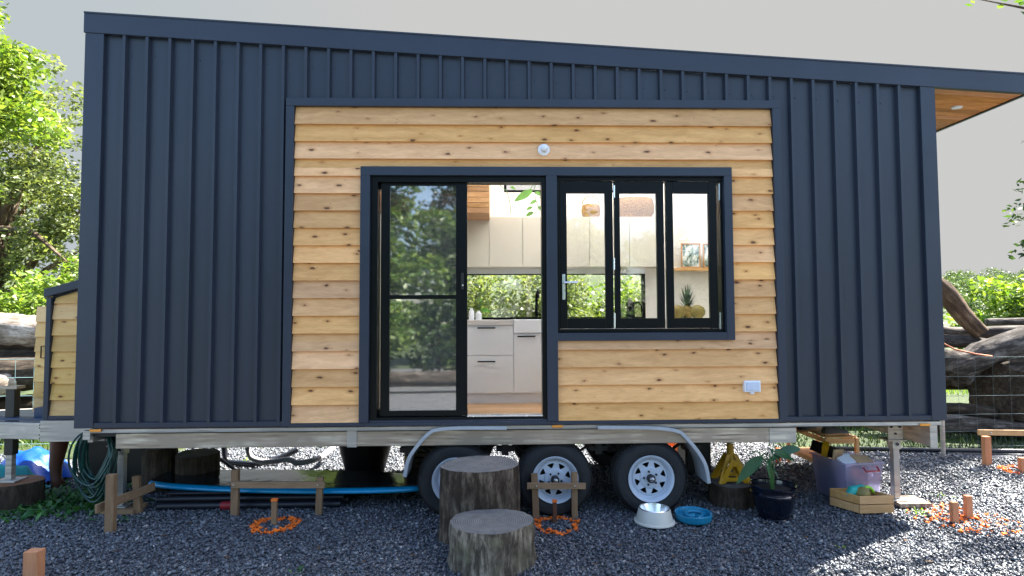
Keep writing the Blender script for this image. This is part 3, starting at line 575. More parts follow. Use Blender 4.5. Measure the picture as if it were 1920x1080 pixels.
# --- interior, seen through the door and the bifold window
KY = 1.55
q = MB(); n = 14
for i in range(n): y0 = .10+i*(2.15/n); q.box(XL+.1, XR-.1, y0, y0+2.15/n-.004, .745, .775)
q.build('floor', MT['floor'], H)
q = MB(); q.box(-.35, 1.95, KY+.03, 2.22, .776, .88); q.build('kickboard', MT['kick'], H)
pz = lambda py: PI(900, py, KY)[2]
bz = pz(610); bt_ = 1.655
q = MB(); q.box(-.35, 1.95, KY+.02, 2.22, .88, bz); KB = q.build('kitchen_cabinet', MT['white'], H)
split = PI(963, 680, KY)[0]
def door(x0, x1, z0, z1, par=None, m=None, Y=KY):
    q = MB(); q.box(x0+.003, x1-.003, Y, Y+.018, z0+.003, z1-.003); return q.build('cabinet_door', m or MT['white'], par or KB, bevel=.002)
def pull(xc, z, w=.14, Y=KY, par=None):
    q = MB(); q.box(xc-w/2, xc+w/2, Y-.022, Y-.014, z-.007, z+.007); q.box(xc-w/2+.01, xc-w/2+.02, Y-.016, Y, z-.005, z+.005); q.box(xc+w/2-.02, xc+w/2-.01, Y-.016, Y, z-.005, z+.005)
    return q.build('handle', MT['black'], par or KB)
door(-.35, split, pz(667), bz); door(-.35, split, .88, pz(667)); pull(PI(912, 614, KY)[0], pz(615), .19); pull(PI(912, 678, KY)[0], pz(678), .19)
door(split, 1.0, .88, pz(625)); pull(PI(987, 631, KY)[0], pz(631), .19); door(1.0, 1.5, .88, bz); door(1.5, 1.95, .88, bz)
q = MB(); q.box(-.35, split-.002, KY-.015, 2.24, bz, bt_); q.box(1.0, 1.95, KY-.015, 2.24, bz, bt_); q.box(split, 1.0, 2.1, 2.24, bz, bt_); q.build('benchtop', mat('pale_benchtop', (.62, .58, .55), .3, 0, .05, 5), H, bevel=.003)
q = MB(); q.box(split+.001, .999, KY-.02, KY+.03, pz(625), bt_+.004); q.box(split+.001, split+.04, KY+.03, 2.09, pz(625), bt_+.003); q.box(.96, .999, KY+.03, 2.09, pz(625), bt_+.003); q.box(split+.04, .96, KY+.03, 2.09, pz(625), pz(625)+.02)
q.build('sink', MT['white'], H, bevel=.006)
tx = PI(1006, 560, 2.12)[0]; q = MB(); q.tube([(tx, 2.12, bt_), (tx, 2.12, bt_+.26)], .016, 10); q.tube([(tx, 2.12, bt_+.24), (tx, 2.1, bt_+.30), (tx+.01, 2.0, bt_+.33), (tx+.01, 1.9, bt_+.31), (tx+.01, 1.87, bt_+.24)], .012, 8); q.bar((tx, 2.12, bt_+.05), (tx+.09, 2.1, bt_+.06), .014, .014)
q.build('tap', MT['black'], H, True)
q = MB(); q.box(-.02, .16, 1.75, 2.05, bt_+.001, bt_+.022); q.build('cooktop', MT['black'], H)
# pantry behind the closed panel
q = MB(); q.box(-1.75, -.36, 1.25, 2.24, .776, 2.75); PN = q.build('pantry', MT['cream'], H)
for a, b in ((-1.74, -1.06), (-1.05, -.37)):
    q = MB(); q.box(a, b, 1.23, 1.25, .90, 2.74); q.build('pantry_door', MT['cream'], PN, bevel=.002)
q = MB(); q.box(-.46, -.445, 1.195, 1.205, 1.75, 2.1); q.box(-.46, -.445, 1.205, 1.23, 1.76, 1.78); q.box(-.46, -.445, 1.205, 1.23, 2.07, 2.09); q.build('handle', MT['black'], PN)
q = MB(); q.box(-3.3, -1.8, .101, 2.24, .776, 3.3); q.build('bathroom_wall', MT['kick'], H)
# timber clad loft edge
q = MB(); n = 19
for i in range(n): za = 2.765+i*.055; q.box(-1.75, PI(918, 370, 1.9)[0], 1.28, 2.24, za, za+.050)
q.build('loft_edge', wood('loft_boards', lin((176, 130, 88)), lin((212, 172, 128)), 'x', False, .5, islvar=.3), H)
# upper cabinets
UY = 1.93
cz0, cz1 = PI(900, 501, UY)[2], PI(900, 406, UY)[2]; ux0 = -.36; ux1 = 1.90
q = MB(); q.box(ux0, ux1, UY+.02, 2.24, cz0, cz1); UC = q.build('wall_cabinet', MT['cream'], H)
sp = [ux0, PI(917, 450, UY)[0], PI(980, 450, UY)[0], PI(1105, 450, UY)[0], PI(1180, 450, UY)[0], ux1]
for a, b in zip(sp[:-1], sp[1:]): door(a, b, cz0+.0, cz1, UC, MT['cream'], UY)
q = MB(); q.box(-.36, 1.74, 2.235, 2.249, 2.18, cz0-.002); q.build('splashback', MT['white'], H)
# kitchen window, high window
def winframe(name, x0, x1, z0, z1, wd, mull=()):
    q = MB(); q.box(x0, x1, 2.26, 2.34, z1-wd, z1); q.box(x0, x1, 2.26, 2.34, z0, z0+wd); q.box(x0, x0+wd, 2.26, 2.34, z0+wd, z1-wd); q.box(x1-wd, x1, 2.26, 2.34, z0+wd, z1-wd)
    for mxx in mull: q.box(mxx-.02, mxx+.02, 2.26, 2.34, z0+wd, z1-wd)
    o = q.build(name, MT['black'], H); g = MB(); g.box(x0+wd, x1-wd, 2.298, 2.302, z0+wd, z1-wd); g.build('pane', MT['backglass'], o); return o
winframe('kitchen_window', -1.9, 1.74, 1.645, 2.205, .035, (-.45,)); winframe('high_window', .10, 1.6, 3.13, 3.50, .03)
# shelf on the back wall
a = PI(1250, 503, 2.15); q = MB(); q.box(1.98, 3.1, 2.08, 2.249, a[2]-.03, a[2]); q.build('shelf', MT['lightwood'], H); SHZ = a[2]
# unseen glazed door added on the right end to light the interior
q = MB(); q.box(XR-.09, XR-.02, .30, .35, .80, 3.3); q.box(XR-.09, XR-.02, 2.05, 2.1, .80, 3.3); q.box(XR-.09, XR-.02, .35, 2.05, 3.24, 3.3); q.box(XR-.09, XR-.02, 1.17, 1.23, .80, 3.24)
ED = q.build('added_end_door', MT['black'], H); q = MB(); q.box(XR-.058, XR-.052, .35, 2.05, .82, 3.24); q.build('pane', MT['backglass'], ED)
# things inside
def thing_mb(mb, name, m, label, cat, group=None, **k): return tag(mb.build(name, m, None, **k), label, cat, group)
for (px, py, pyt, rx, lab) in ((1192, 405, 367, .22, 'long oval wicker basket on top of the wall cabinets'), (1108, 405, 380, .11, 'small wicker basket with a hooped handle on top of the wall cabinets')):
    a = PI(px, py, 2.07); hgt = PI(px, pyt, 2.07)[2]-a[2]; q = MB()
    q.lathe([(.0, 0), (rx*.8, 0), (rx*.97, hgt*.25), (rx, hgt*.6), (rx*.9, hgt*.95), (rx*.8, hgt), (rx*.75, hgt*.9), (0, hgt*.85)], (a[0], 2.07, cz1+.001), 24, ry=.55 if rx > .15 else .9)
    arc = [(a[0]+rx*.9*math.cos(t_), 2.07, cz1+hgt+.001+.10*math.sin(t_)) for t_ in np.linspace(0, math.pi, 9)]
    if rx < .15: q.tube(arc, .006, 6)
    thing_mb(q, 'basket', MT['wicker'], lab, 'basket', smooth=True)
for i, (pl, pr_, pt, hh_) in enumerate(((1277, 1314, 456, .3), (1318, 1350, 457, .3))):
    a = PI(pl, pt, 2.12); b = PI(pr_, 502, 2.12); z0_ = SHZ+.001; z1_ = a[2]
    fr = empty('picture_frame', ((a[0]+b[0])/2, 2.14, z0_), ['orange timber framed leafy print, the one further left on the interior shelf', 'orange timber framed print half hidden by the window frame on the interior shelf'][i], 'picture')
    q = MB(); q.box(a[0], b[0], 2.12, 2.14, z1_-.015, z1_); q.box(a[0], b[0], 2.12, 2.14, z0_, z0_+.015); q.box(a[0], a[0]+.014, 2.12, 2.14, z0_+.015, z1_-.015); q.box(b[0]-.014, b[0], 2.12, 2.14, z0_+.015, z1_-.015); q.build('frame', MT['frameorange'], fr)
    q = MB(); q.box(a[0]+.014, b[0]-.014, 2.128, 2.138, z0_+.015, z1_-.015); q.build('print', MT['print'], fr)
q = MB(); q.box(1.951, 3.0, 1.62, 2.24, .776, bt_-.002); q.build('side_bench', MT['cream'], H)
FZ = bt_
a = PI(1289, 590, 1.95); pa = empty('pineapple', (a[0], 1.95, FZ), 'pineapple with a spiky green crown on the bench behind the right window pane', 'pineapple')
q = MB(); q.lathe([(.01, 0), (.045, .01), (.058, .06), (.055, .11), (.035, .15), (.01, .16)], (a[0], 1.95, FZ), 18); q.build('fruit', MT['pineapple'], pa, 2)
q = MB()
for k in range(46):
    t_ = k*2.4; f = k/46; el = .25+f*1.15; L = .10+.11*f; base = Vector((a[0], 1.95, FZ+.135+.05*f)); d = Vector((math.cos(t_)*math.cos(el), math.sin(t_)*math.cos(el), math.sin(el))); sd_ = Vector((-math.sin(t_), math.cos(t_), 0))*.011
    tip = base+d*L+Vector((0, 0, .02)); mid = base+d*L*.5-Vector((0, 0, .008)); q.add([base-sd_, base+sd_, mid+sd_*.9, tip, mid-sd_*.9], [(0, 1, 2, 4), (4, 2, 3)])
q.build('crown', MT['pinegreen'], pa)
for i, dx in enumerate((-.12, .11)):
    q = MB(); cx = a[0]+dx; q.lathe([(.002, 0), (.05, .01), (.085, .05), (.09, .085), (.07, .13), (.03, .152), (.002, .155)], (cx, 1.90+.03*i, FZ), 20, ry=.8)
    thing_mb(q, 'melon', MT['fruit'], ['ribbed yellow green melon just left of the pineapple', 'ribbed yellow green melon just right of the pineapple'][i], 'fruit', 'melons beside the pineapple', smooth=2)
a = PI(1182, 590, 1.95); mk = empty('coffee_pot', (a[0], 1.95, FZ), 'black stovetop coffee pot on the kitchen bench below the window', 'coffee pot')
q = MB(); q.lathe([(.055, 0), (.058, .03), (.045, .08), (.04, .10), (.05, .16), (.055, .19), (.03, .2), (.008, .215), (.012, .23), (.001, .235)], (a[0], 1.95, FZ), 10, cap=(True, False)); q.build('body', MT['black'], mk)
q = MB(); q.tube([(a[0]+.045, 1.95, FZ+.18), (a[0]+.10, 1.95, FZ+.19), (a[0]+.125, 1.95, FZ+.15), (a[0]+.13, 1.95, FZ+.08)], .010, 6); q.build('handle', MT['black'], mk, True)
for i, (px, hgt, rr) in enumerate(((884, .13, .03), (897, .10, .034))):
    a = PI(px, 590, 1.80); q = MB(); q.lathe([(rr, 0), (rr, hgt*.7), (rr*.5, hgt*.85), (rr*.5, hgt), (.001, hgt)], (a[0], 1.80+.05*i, bt_), 16, cap=(True, False))
    thing_mb(q, 'jar', MT['lamp'], ['taller clear jar on the kitchen bench beside the sliding door', 'squat clear jar on the kitchen bench under the small leafy sprig'][i], 'jar', smooth=True)
def bigleaf(q, base, d, L, wd, droop=.25, n=6, up=(0, 0, 1)):
    base = Vector(base); d = Vector(d).normalized(); side = d.cross(Vector(up)).normalized(); pts = []
    for i in range(n+1):
        f = i/n; c_ = base+d*L*f-Vector((0, 0, droop*L*f*f)); w_ = wd*math.sin(math.pi*min(1, f*.94+.05))**.8*(1-.35*f); pts += [c_-side*w_, c_-Vector((0, 0, w_*.18)), c_+side*w_]
    q.add(pts, [(i*3+j, i*3+j+1, (i+1)*3+j+1, (i+1)*3+j) for i in range(n) for j in (0, 1)])
a = PI(1010, 352, 1.3); hp = empty('hanging_plant', (a[0], 1.3, 3.2), 'trailing leafy pothos vine hanging inside near the high window', 'plant')
q = MB(); s1 = [PI(935, 345, 1.3), PI(950, 358, 1.3), PI(956, 380, 1.3), PI(958, 402, 1.3)]; q.tube([(v[0], 1.3, v[2]) for v in s1], .004, 5)
s2 = [PI(1012, 330, 1.3), PI(1002, 352, 1.3), PI(1004, 372, 1.3), PI(1010, 392, 1.3), PI(1000, 402, 1.3)]; q.tube([(v[0], 1.3, v[2]) for v in s2], .004, 5)
s3 = [PI(1012, 330, 1.3), PI(1000, 345, 1.3), PI(994, 356, 1.3)]; q.tube([(v[0], 1.3, v[2]) for v in s3], .004, 5); q.build('stem', MT['stem'], hp)
q = MB(); l0 = PI(998, 356, 1.3); l1 = PI(964, 378, 1.3); bigleaf(q, (l0[0], 1.3, l0[2]), (l1[0]-l0[0], -.04, l1[2]-l0[2]), .23, .05, .02, up=(0, -1, .3))
for px, py, sx_, L in ((1003, 360, 1, .09), (1006, 376, -1, .08), (1008, 388, 1, .10), (1000, 398, -1, .09), (957, 350, 1, .06), (1012, 370, 1, .08), (998, 388, -1, .07)):
    l0 = PI(px, py, 1.3); bigleaf(q, (l0[0], 1.3, l0[2]), (sx_, -.3, -.35), L, L*.3, .2, up=(0, -1, .3))
q.build('leaf', MT['leafbright'], hp)
a = PI(905, 592, 1.95); q = MB(); q.tube([(a[0], 1.95, bt_), (a[0]-.02, 1.95, bt_+.1), (a[0]-.01, 1.95, bt_+.2)], .003, 5)
bigleaf(q, (a[0]-.02, 1.95, bt_+.11), (1, -.2, .1), .11, .035, .3, up=(0, -1, .3)); bigleaf(q, (a[0]-.01, 1.95, bt_+.2), (-.6, 0, .5), .05, .02, up=(0, -1, .3))
thing_mb(q, 'leaf_cutting', MT['leafbright'], 'single green leaf cutting standing on the kitchen bench', 'plant')

YM = False
# --- toolbox on the drawbar (left end)
tx0, tx1, ty0, ty1 = -3.985, XL-.03, .34, 1.6
def bz_(x): return 1.955+.30*(x-tx0)*.93
tbx = MB(); tbx.prism([(tx0+.02, .80), (tx1, .80), (tx1, bz_(tx1)-.05), (tx0+.02, bz_(tx0)-.05)], ty0+.03, ty1); TB = tbx.build('tool_locker', MT['steel'], H)
q = MB(); n = 8
for i in range(n):
    za = .83+i*.1425; zb = za+.146
    if i == n-1: q.add([(tx0+.05, ty0, za), (tx1, ty0, za), (tx1, ty0+.02, bz_(tx1)-.08), (tx0+.05, ty0+.02, bz_(tx0)-.08), (tx0+.05, ty0+.028, za), (tx1, ty0+.028, za), (tx1, ty0+.028, bz_(tx1)-.08), (tx0+.05, ty0+.028, bz_(tx0)-.08)], [(0, 1, 2, 3), (0, 4, 5, 1), (3, 2, 6, 7), (1, 5, 6, 2), (0, 3, 7, 4)])
    else: q.add([(tx0+.03, ty0-.002, za), (tx1, ty0-.002, za), (tx1, ty0+.02, zb), (tx0+.03, ty0+.02, zb), (tx0+.03, ty0+.028, za), (tx1, ty0+.028, za), (tx1, ty0+.028, zb), (tx0+.03, ty0+.028, zb)], [(0, 1, 2, 3), (0, 4, 5, 1), (3, 2, 6, 7), (1, 5, 6, 2), (0, 3, 7, 4)])
q.build('locker_boards', MT['pineend'], TB)
q = MB(); q.prism([(tx0-.02, bz_(tx0)+.0), (tx1, bz_(tx1)+.0), (tx1, bz_(tx1)-.075), (tx0-.02, bz_(tx0)-.075)], ty0-.03, ty1+.03); q.build('locker_lid', MT['steel2'], TB, bevel=.004)
q = MB(); q.box(tx0-.004, tx0+.04, ty0-.02, ty0+.028, .80, bz_(tx0)-.075); q.box(tx0+.04, tx1, ty0-.018, ty0+.028, .795, .835); q.build('locker_trim', MT['steel2'], TB, bevel=.003)
q = MB()
for i in range(7):
    za = .815+i*.141; q.add([(-4.37, .70, za), (-3.99, .60, za), (-3.99, .62, za+.145), (-4.37, .72, za+.145), (-4.37, .735, za), (-3.99, .635, za), (-3.99, .635, za+.145), (-4.37, .735, za+.145)], [(0, 1, 2, 3), (0, 4, 5, 1), (3, 2, 6, 7), (1, 5, 6, 2), (0, 3, 7, 4), (4, 7, 6, 5)])
q.build('locker_door', MT['pineend'], TB)
a = P(80, 660, .68); q = MB(); q.tube([(a[0]+.03, .69, a[2]+.055), (a[0], .66, a[2]+.055), (a[0], .66, a[2]-.055), (a[0]+.03, .69, a[2]-.055)], .006, 6); q.build('handle', MT['black'], TB)

# --- trailer chassis
YM = True
q = MB(); q.box(-3.16, 2.57, .018, .075, .61, .735); CB = q.build('chassis_beam', MT['galv'], H, bevel=.004)
q = MB(); q.box(-1.25, -1.17, .010, .018, .603, .742); q.build('joint_plate', MT['galv2'], CB, bevel=.002)
q = MB(); q.box(2.34, 2.573, .012, .018, .604, .730); q.build('joint_plate', MT['galv2'], CB, bevel=.002)
q = MB(); q.box(-3.16, 2.57, 2.3, 2.36, .61, .735); q.build('chassis_beam', MT['galv'], H)
q = MB(); q.box(XL+.12, XR-.03, -.015, .012, .748, .777); q.box(XL+.12, XR-.03, -.022, -.015, .748, .755); q.build('platform_rail', MT['galv2'], H, bevel=.002)
q = MB(); q.box(XL+.04, XR-.04, .012, 2.39, .737, .742); q.build('platform_deck', MT['darkmetal'], H)
for x in (-2.6, -1.9, -.9, 0., .9, 1.9, 2.5):
    q = MB(); q.box(x-.03, x+.03, .08, 2.29, .62, .734); q.build('cross_member', MT['darkmetal'], H)
a = P(1750, 820, 0.); q = MB(); q.box(a[0]-.03, a[0]+.035, -.004, .012, .545, .747); q.box(a[0]-.025, a[0]-.015, .012, 2.36, .56, .735); q.build('cross_member', MT['galv2'], H, bevel=.002)
a = P(163, 815, 0.); q = MB(); q.box(a[0]-.03, a[0]+.03, -.006, .04, .69, .765); q.box(a[0]-.02, a[0]+.02, .04, 2.3, .66, .735); q.build('cross_member', MT['galv2'], H, bevel=.002)
q = MB(); q.box(-3.36, -2.98, .03, .05, .71, .74); q.build('bracket', MT['darkmetal'], H)
for px, py in ((1045, 799), (180, 807), (1733, 796)):
    a = P(px, py, -.02); q = MB(); q.box(a[0]-.045, a[0]+.045, -.034, -.023, a[2]-.011, a[2]+.011); q.build('marker_light', MT['amber'], H, bevel=.003)
def mudguard(pxs, y0=-.03):
    pth = [(P(x, y, -.02)[0], P(x, y, -.02)[2]) for x, y in pxs]
    # smooth the corners (Chaikin)
    for _ in range(2):
        nw = [pth[0]]
        for a, b in zip(pth[:-1], pth[1:]): nw += [(a[0]*.75+b[0]*.25, a[1]*.75+b[1]*.25), (a[0]*.25+b[0]*.75, a[1]*.25+b[1]*.75)]
        pth = nw+[pth[-1]]
    q = MB(); q.strip(pth, -.045, .01, .004); q.strip(pth, -.05, -.042, -.026); q.strip(pth, .01, .24, .004)
    return q.build('mudguard', MT['guard'], H)
mudguard([(950, 804), (820, 804), (800, 818), (782, 840), (768, 860), (762, 893)])
mudguard([(1325, 905), (1320, 872), (1306, 848), (1288, 826), (1266, 804), (1120, 803)])
YM = False
# wheels
def wheel(x, y, z, R=.318, back=False):
    sgn = 1
    # tyre: lathe about y
    prof = [(.188, .0), (.205, -.012), (.25, -.022), (.285, -.018), (.303, .0), (.314, .02), (.318, .05), (.318, .15), (.312, .18), (.30, .20), (.26, .21), (.2, .2), (.188, .19)]
    t_ = MB(); t_.lathe(prof, (0, 0, 0), 64, 'y')
    # tread blocks
    for k in range(64):
        a = 2*math.pi*(k+.5)/64
        for yy in (.028, .10, .165):
            c_, s_ = math.cos(a), math.sin(a); w_ = .011; r0, r1 = R-.002, R+.005
            tx_, tz_ = -s_*w_, c_*w_
            q_ = [(c_*r0-tx_, yy-.016, s_*r0-tz_), (c_*r0+tx_, yy-.016, s_*r0+tz_), (c_*r0+tx_, yy+.018, s_*r0+tz_), (c_*r0-tx_, yy+.018, s_*r0-tz_)]
            q_ += [(c_*r1-tx_, yy-.016, s_*r1-tz_), (c_*r1+tx_, yy-.016, s_*r1+tz_), (c_*r1+tx_, yy+.018, s_*r1+tz_), (c_*r1-tx_, yy+.018, s_*r1-tz_)]
            t_.add(q_, [(4, 5, 6, 7), (0, 1, 5, 4), (1, 2, 6, 5), (2, 3, 7, 6), (3, 0, 4, 7)])
    # rim disc with eight openings
    r = MB(); fy = .022
    def hole(rr): return 0 if rr < .094 else 13.5*(rr-.090)/(.134-.090)
    radii = [.034, .06, .082, .094, .105, .115, .125, .134, .150]; V = []; 
    for rr in radii:
        h_ = {.094: 2.5, .105: 7, .115: 10, .125: 12.5, .134: 13.}.get(rr, 9.)
        for s8 in range(8):
            for a in (-22.5, -h_, -h_/3, h_/3, h_):
                aa = math.radians(s8*45+22.5+a); dish = -.012 if rr < .09 else (.0 if rr < .14 else .004)
                V.append((rr*math.cos(aa), fy+dish, rr*math.sin(aa)))
    Fs = []; n = 40
    for i in range(len(radii)-1):
        for k in range(n):
            inside = .093 < radii[i] and radii[i+1] < .136
            if inside and (k % 5) in (1, 2, 3): continue
            Fs.append((i*n+k, i*n+(k+1) % n, (i+1)*n+(k+1) % n, (i+1)*n+k))
    r.add(V, Fs)
    r.lathe([(.150, fy+.004), (.157, fy+.010), (.163, fy+.006), (.168, .004), (.176, -.010), (.186, -.020), (.196, -.024), (.199, -.018), (.194, .0)], (0, 0, 0), 64, 'y')
    o = r.build('wheel', MT['rim'], H, True, local=True); o.location = (x, y, z)
    tt = t_.build('tyre', MT['tyre'], o, True, local=True)
    h = MB(); h.lathe([(.034, .02), (.036, -.008), (.034, -.028), (.026, -.034)], (0, 0, 0), 24, 'y'); h.build('hub', MT['darkmetal'], o, True, local=True)
    h = MB(); h.lathe([(.022, -.030), (.021, -.048), (.014, -.054), (.001, -.055)], (0, 0, 0), 20, 'y'); h.build('hub_cap', MT['hub'], o, True, local=True)
    for k in range(5):
        a = math.radians(90+72*k+20); h = MB(); h.lathe([(.009, .012), (.009, -.006), (.005, -.010), (.0005, -.0105)], (.058*math.cos(a), 0, .058*math.sin(a)), 6, 'y'); h.build('wheel_nut', MT['darkmetal'], o, local=True)
    h = MB(); h.lathe([(.15, .06), (.15, .15), (.04, .15), (.04, .02)], (0, 0, 0), 24, 'y'); h.build('brake_drum', MT['darkmetal'], o, local=True)
    return o
w0 = wheel(1.323, .055, .305)
def copy_tree(o, parent=None):
    c_ = o.copy(); COL.objects.link(c_); c_.parent = parent
    for ch in o.children: copy_tree(ch, c_)
    return c_
for i, (x, y, rz, ry) in enumerate(((.501, .055, 0, .9), (-.345, .055, 0, 2.1), (1.323, 1.82, math.pi, .4), (.501, 1.82, math.pi, .4), (-.345, 1.82, math.pi, .4))):
    o = copy_tree(w0, H); o.location = (x, y, .305); o.rotation_euler = (0, ry, rz)
w0.rotation_euler = (0, .1, 0)
for x in (-.345, .501, 1.323):
    q = MB(); q.tube([(x, .15, .31), (x, 1.72, .31)], .028, 8); q.build('axle', MT['darkmetal'], H)
for x in (-.345, .501, 1.323):
    q = MB(); pts = [(x-.36, .30, .56), (x-.2, .30, .45), (x, .30, .405), (x+.2, .30, .45), (x+.36, .30, .56)]
    for dz in (0, -.014, -.028): q.strip([(p_[0], p_[2]+dz) for p_ in pts[(0 if dz == 0 else 1):(5 if dz == 0 else 4)]], .27, .33, .008)
    q.box(x-.05, x+.05, .26, .34, .33, .40)
    q.build('leaf_spring', MT['darkmetal'], H)
for x in (-.77, .08, .91, 1.75): q = MB(); q.box(x-.03, x+.03, .24, .34, .47, .615); q.box(x-.08, x+.08, .25, .33, .50, .54); q.build('spring_hanger', MT['darkmetal'], H)
# stabiliser legs
def stab(px, Y, ztop, zb, mname='galv2', pad=True):
    x = P(px, 880, Y)[0]; q = MB(); q.box(x-.027, x+.027, Y-.027, Y+.027, zb+.012, .50); q.box(x-.038, x+.038, Y-.038, Y+.038, .50, .585); q.box(x-.07, x+.07, Y-.06, Y+.06, zb, zb+.012)
    o = q.build('stabiliser_leg', MT[mname], H, bevel=.003)
    q = MB(); q.box(x-.085, x+.05, Y-.05, Y-.04, .585, .735); q.box(x-.10, x+.07, Y-.07, Y+.06, .575, .587); q.build('bracket', MT['galv'], o, bevel=.002)
    for dx, dz in ((-.055, .70), (.02, .70), (-.02, .64)): q = MB(); q.lathe([(.001, -.062), (.010, -.06), (.010, -.05)], (x+dx, Y, dz), 6, 'y'); q.build('bolt', MT['darkmetal'], o)
    q = MB(); q.lathe([(.001, -.052), (.014, -.05), (.014, -.045)], (x, Y, .545), 8, 'y'); q.build('bolt', MT['darkmetal'], o)
    return x
xs = stab(229, .32, .7, .045); xr = stab(1678, .22, .7, .05)
q = MB(); q.box(xs-.12, xs+.16, .22, .44, 0.0, .044); thing_mb(q, 'timber_pad', MT['bat'], 'weathered timber pad under the stabiliser leg beside the green hose', 'timber pad', bevel=.004)
q = MB(); q.box(xr-.04, xr+.24, .10, .34, .012, .048); thing_mb(q, 'timber_pad', MT['logpale'], 'sun bleached board under the stabiliser leg beside the slatted crate', 'timber pad', bevel=.004)
# drawbar
q = MB(); q.bar((XL+.05, .30, .695), (-5.6, .62, .695), .06, .145); q.build('drawbar', MT['galv2'], H, bevel=.003)
q = MB(); q.bar((XL+.05, 1.6, .695), (-5.6, .95, .695), .06, .145); q.build('drawbar', MT['galv2'], H)
q = MB(); q.box(-3.98, XL+.1, .285, .30, .62, .80); q.build('joint_plate', MT['galv2'], H)
a = P(94, 810, .33); q = MB(); q.box(a[0]-.055, a[0]+.04, .345, .362, .63, .765)
q.build('joint_plate', mat('zinc_plate', (.6, .55, .38), .4, .5, .15, 20), H)
q = MB()
for i in range(4):
    for j in range(3): q.lathe([(.001, -.006), (.008, -.005), (.008, .0)], (a[0]-.04+j*.025+.012*(i % 2), .345, .65+i*.03), 6, 'y')
for dx in (-.09, .09): 
    for dz in (.64, .67, .73, .755): q.lathe([(.001, -.006), (.008, -.005), (.008, .02)], (a[0]+dx, .335, dz), 6, 'y')
q.build('bolt', MT['darkmetal'], H)
q = MB(); q.bar((-3.95, .42, .79), (-5.6, .70, .79), .10, .02); q.box(-4.2, -4.02, .5, .62, .80, .88); q.build('drawbar_cover', mat('blue_cover', (.01, .035, .09), .4, 0, .1, 8), H)
# jack
jx = P(17, 800, .50)[0]+.01; jy = .52; q = MB(); q.box(jx-.040, jx+.040, jy-.034, jy+.034,   .46, 1.055); J = q.build('jack', mat('jack_black', (.012, .013, .012), .45), H, bevel=.004)
q = MB(); q.box(jx-.028, jx+.028, jy-.026, jy+.026, .24, .46); q.box(jx-.10, jx+.10, jy-.08, jy+.08, .225, .24); q.build('jack_foot', MT['galv2'], J, bevel=.003)
q = MB(); q.box(jx-.06, jx+.07, jy-.05, jy+.05, 1.055, 1.08); q.bar((jx-.5, jy-.02, 1.07), (jx+.02, jy-.02, 1.07), .02, .02); q.build('jack_handle', MT['galv'], J)

# ================================================================== YARD THINGS
def stump(cx, cy, rx, ry, h, side, top, name, label, lean=(0, 0), seg=132, cat='tree stump', cracks=True):
    root = empty(name, (cx, cy, 0), label, cat); ph = [random.uniform(0, 6.28) for _ in range(6)]
    def rad(a): return 1+.035*math.sin(2*a+ph[0])+.03*math.sin(3*a+ph[1])+.018*math.sin(5*a+ph[2])+.010*math.sin(11*a+ph[3])+.006*math.sin(23*a+ph[4])
    gro = [random.gauss(0, 1) for _ in range(seg)]; gro = [(gro[i]*.6+gro[(i+1) % seg]*.4-1.2*(random.random() < .05)) for i in range(seg)]
    q = MB(); nz = 16; V = []
    for j in range(nz+1):
        f = j/nz; k = 1+.045*(1-f)**3+.01*math.sin(f*9+ph[5])
        if j == nz: k *= .985
        for i in range(seg):
            a = 2*math.pi*i/seg; jit = 1+random.uniform(-.004, .004)+.009*(gro[i]*(1-.5*f)+.7*gro[(i*3+j//3) % seg])*(1 if j < nz else .5); V.append((lean[0]*f+rx*k*rad(a)*jit*math.cos(a), lean[1]*f+ry*k*rad(a)*jit*math.sin(a), -.01+(h+.01)*f*(1 if j < nz else 1)))
    q.add(V, [(j*seg+i, j*seg+(i+1) % seg, (j+1)*seg+(i+1) % seg, (j+1)*seg+i) for j in range(nz) for i in range(seg)])
    q.build('bark', side, root, True, local=True)
    q = MB(); V = [(lean[0], lean[1], h+.002)]
    for rr in (.35, .7, .985):
        for i in range(seg): a = 2*math.pi*i/seg; V.append((lean[0]+rx*rr*rad(a)*(1+.0045*gro[i]*(rr > .9))*math.cos(a), lean[1]+ry*rr*rad(a)*(1+.0045*gro[i]*(rr > .9))*math.sin(a), h+(.004*math.sin(3*a)+.003 if rr < .9 else 0)))
    q.add(V, [(0, 1+i, 1+(i+1) % seg) for i in range(seg)]+[(1+j*seg+i, 1+(j+1)*seg+i, 1+(j+1)*seg+(i+1) % seg, 1+j*seg+(i+1) % seg) for j in range(2) for i in range(seg)])
    o = q.build('top', top, root, True, local=True)
    if cracks:
        for ang in cracks if isinstance(cracks, (list, tuple)) else (1.2, 4.4):
            q = MB(); pts = [(lean[0]+rx*f*math.cos(ang+.15*math.sin(f*5)), lean[1]+ry*f*math.sin(ang+.15*math.sin(f*5)), h+.007) for f in np.linspace(.1, .75, 5)]
            q.tube(pts, [.001, .003, .003, .002, .0005], 4); q.build('crack', MT['blackplastic'], root)
    return root
stump(-.125, -.36, .300, .265, .55, MT['stump'], MT['stumptop'], 'step_stump', 'tall weathered log stump forming the upper step below the door', cracks=(1.6, .5, 3.9))
stump(-.035, -.86, .300, .245, .285, MT['stump2'], MT['stumptop'], 'step_stump', 'low wide log stump forming the front step below the door', cracks=(5.9, 2.6, 4.3))
stump(P(1373, 900, .32)[0], .34, .205, .2, .19, MT['darkstump'], MT['stumptop'], 'log_block', 'short dark log block carrying the yellow axle stand')
a = G(30, 905, .2); stump(jx+.02, .52, .235, .21, .222, MT['darkstump'], MT['rusttop'], 'log_block', 'dark log block with rusty brown top under the drawbar jack', cracks=False)
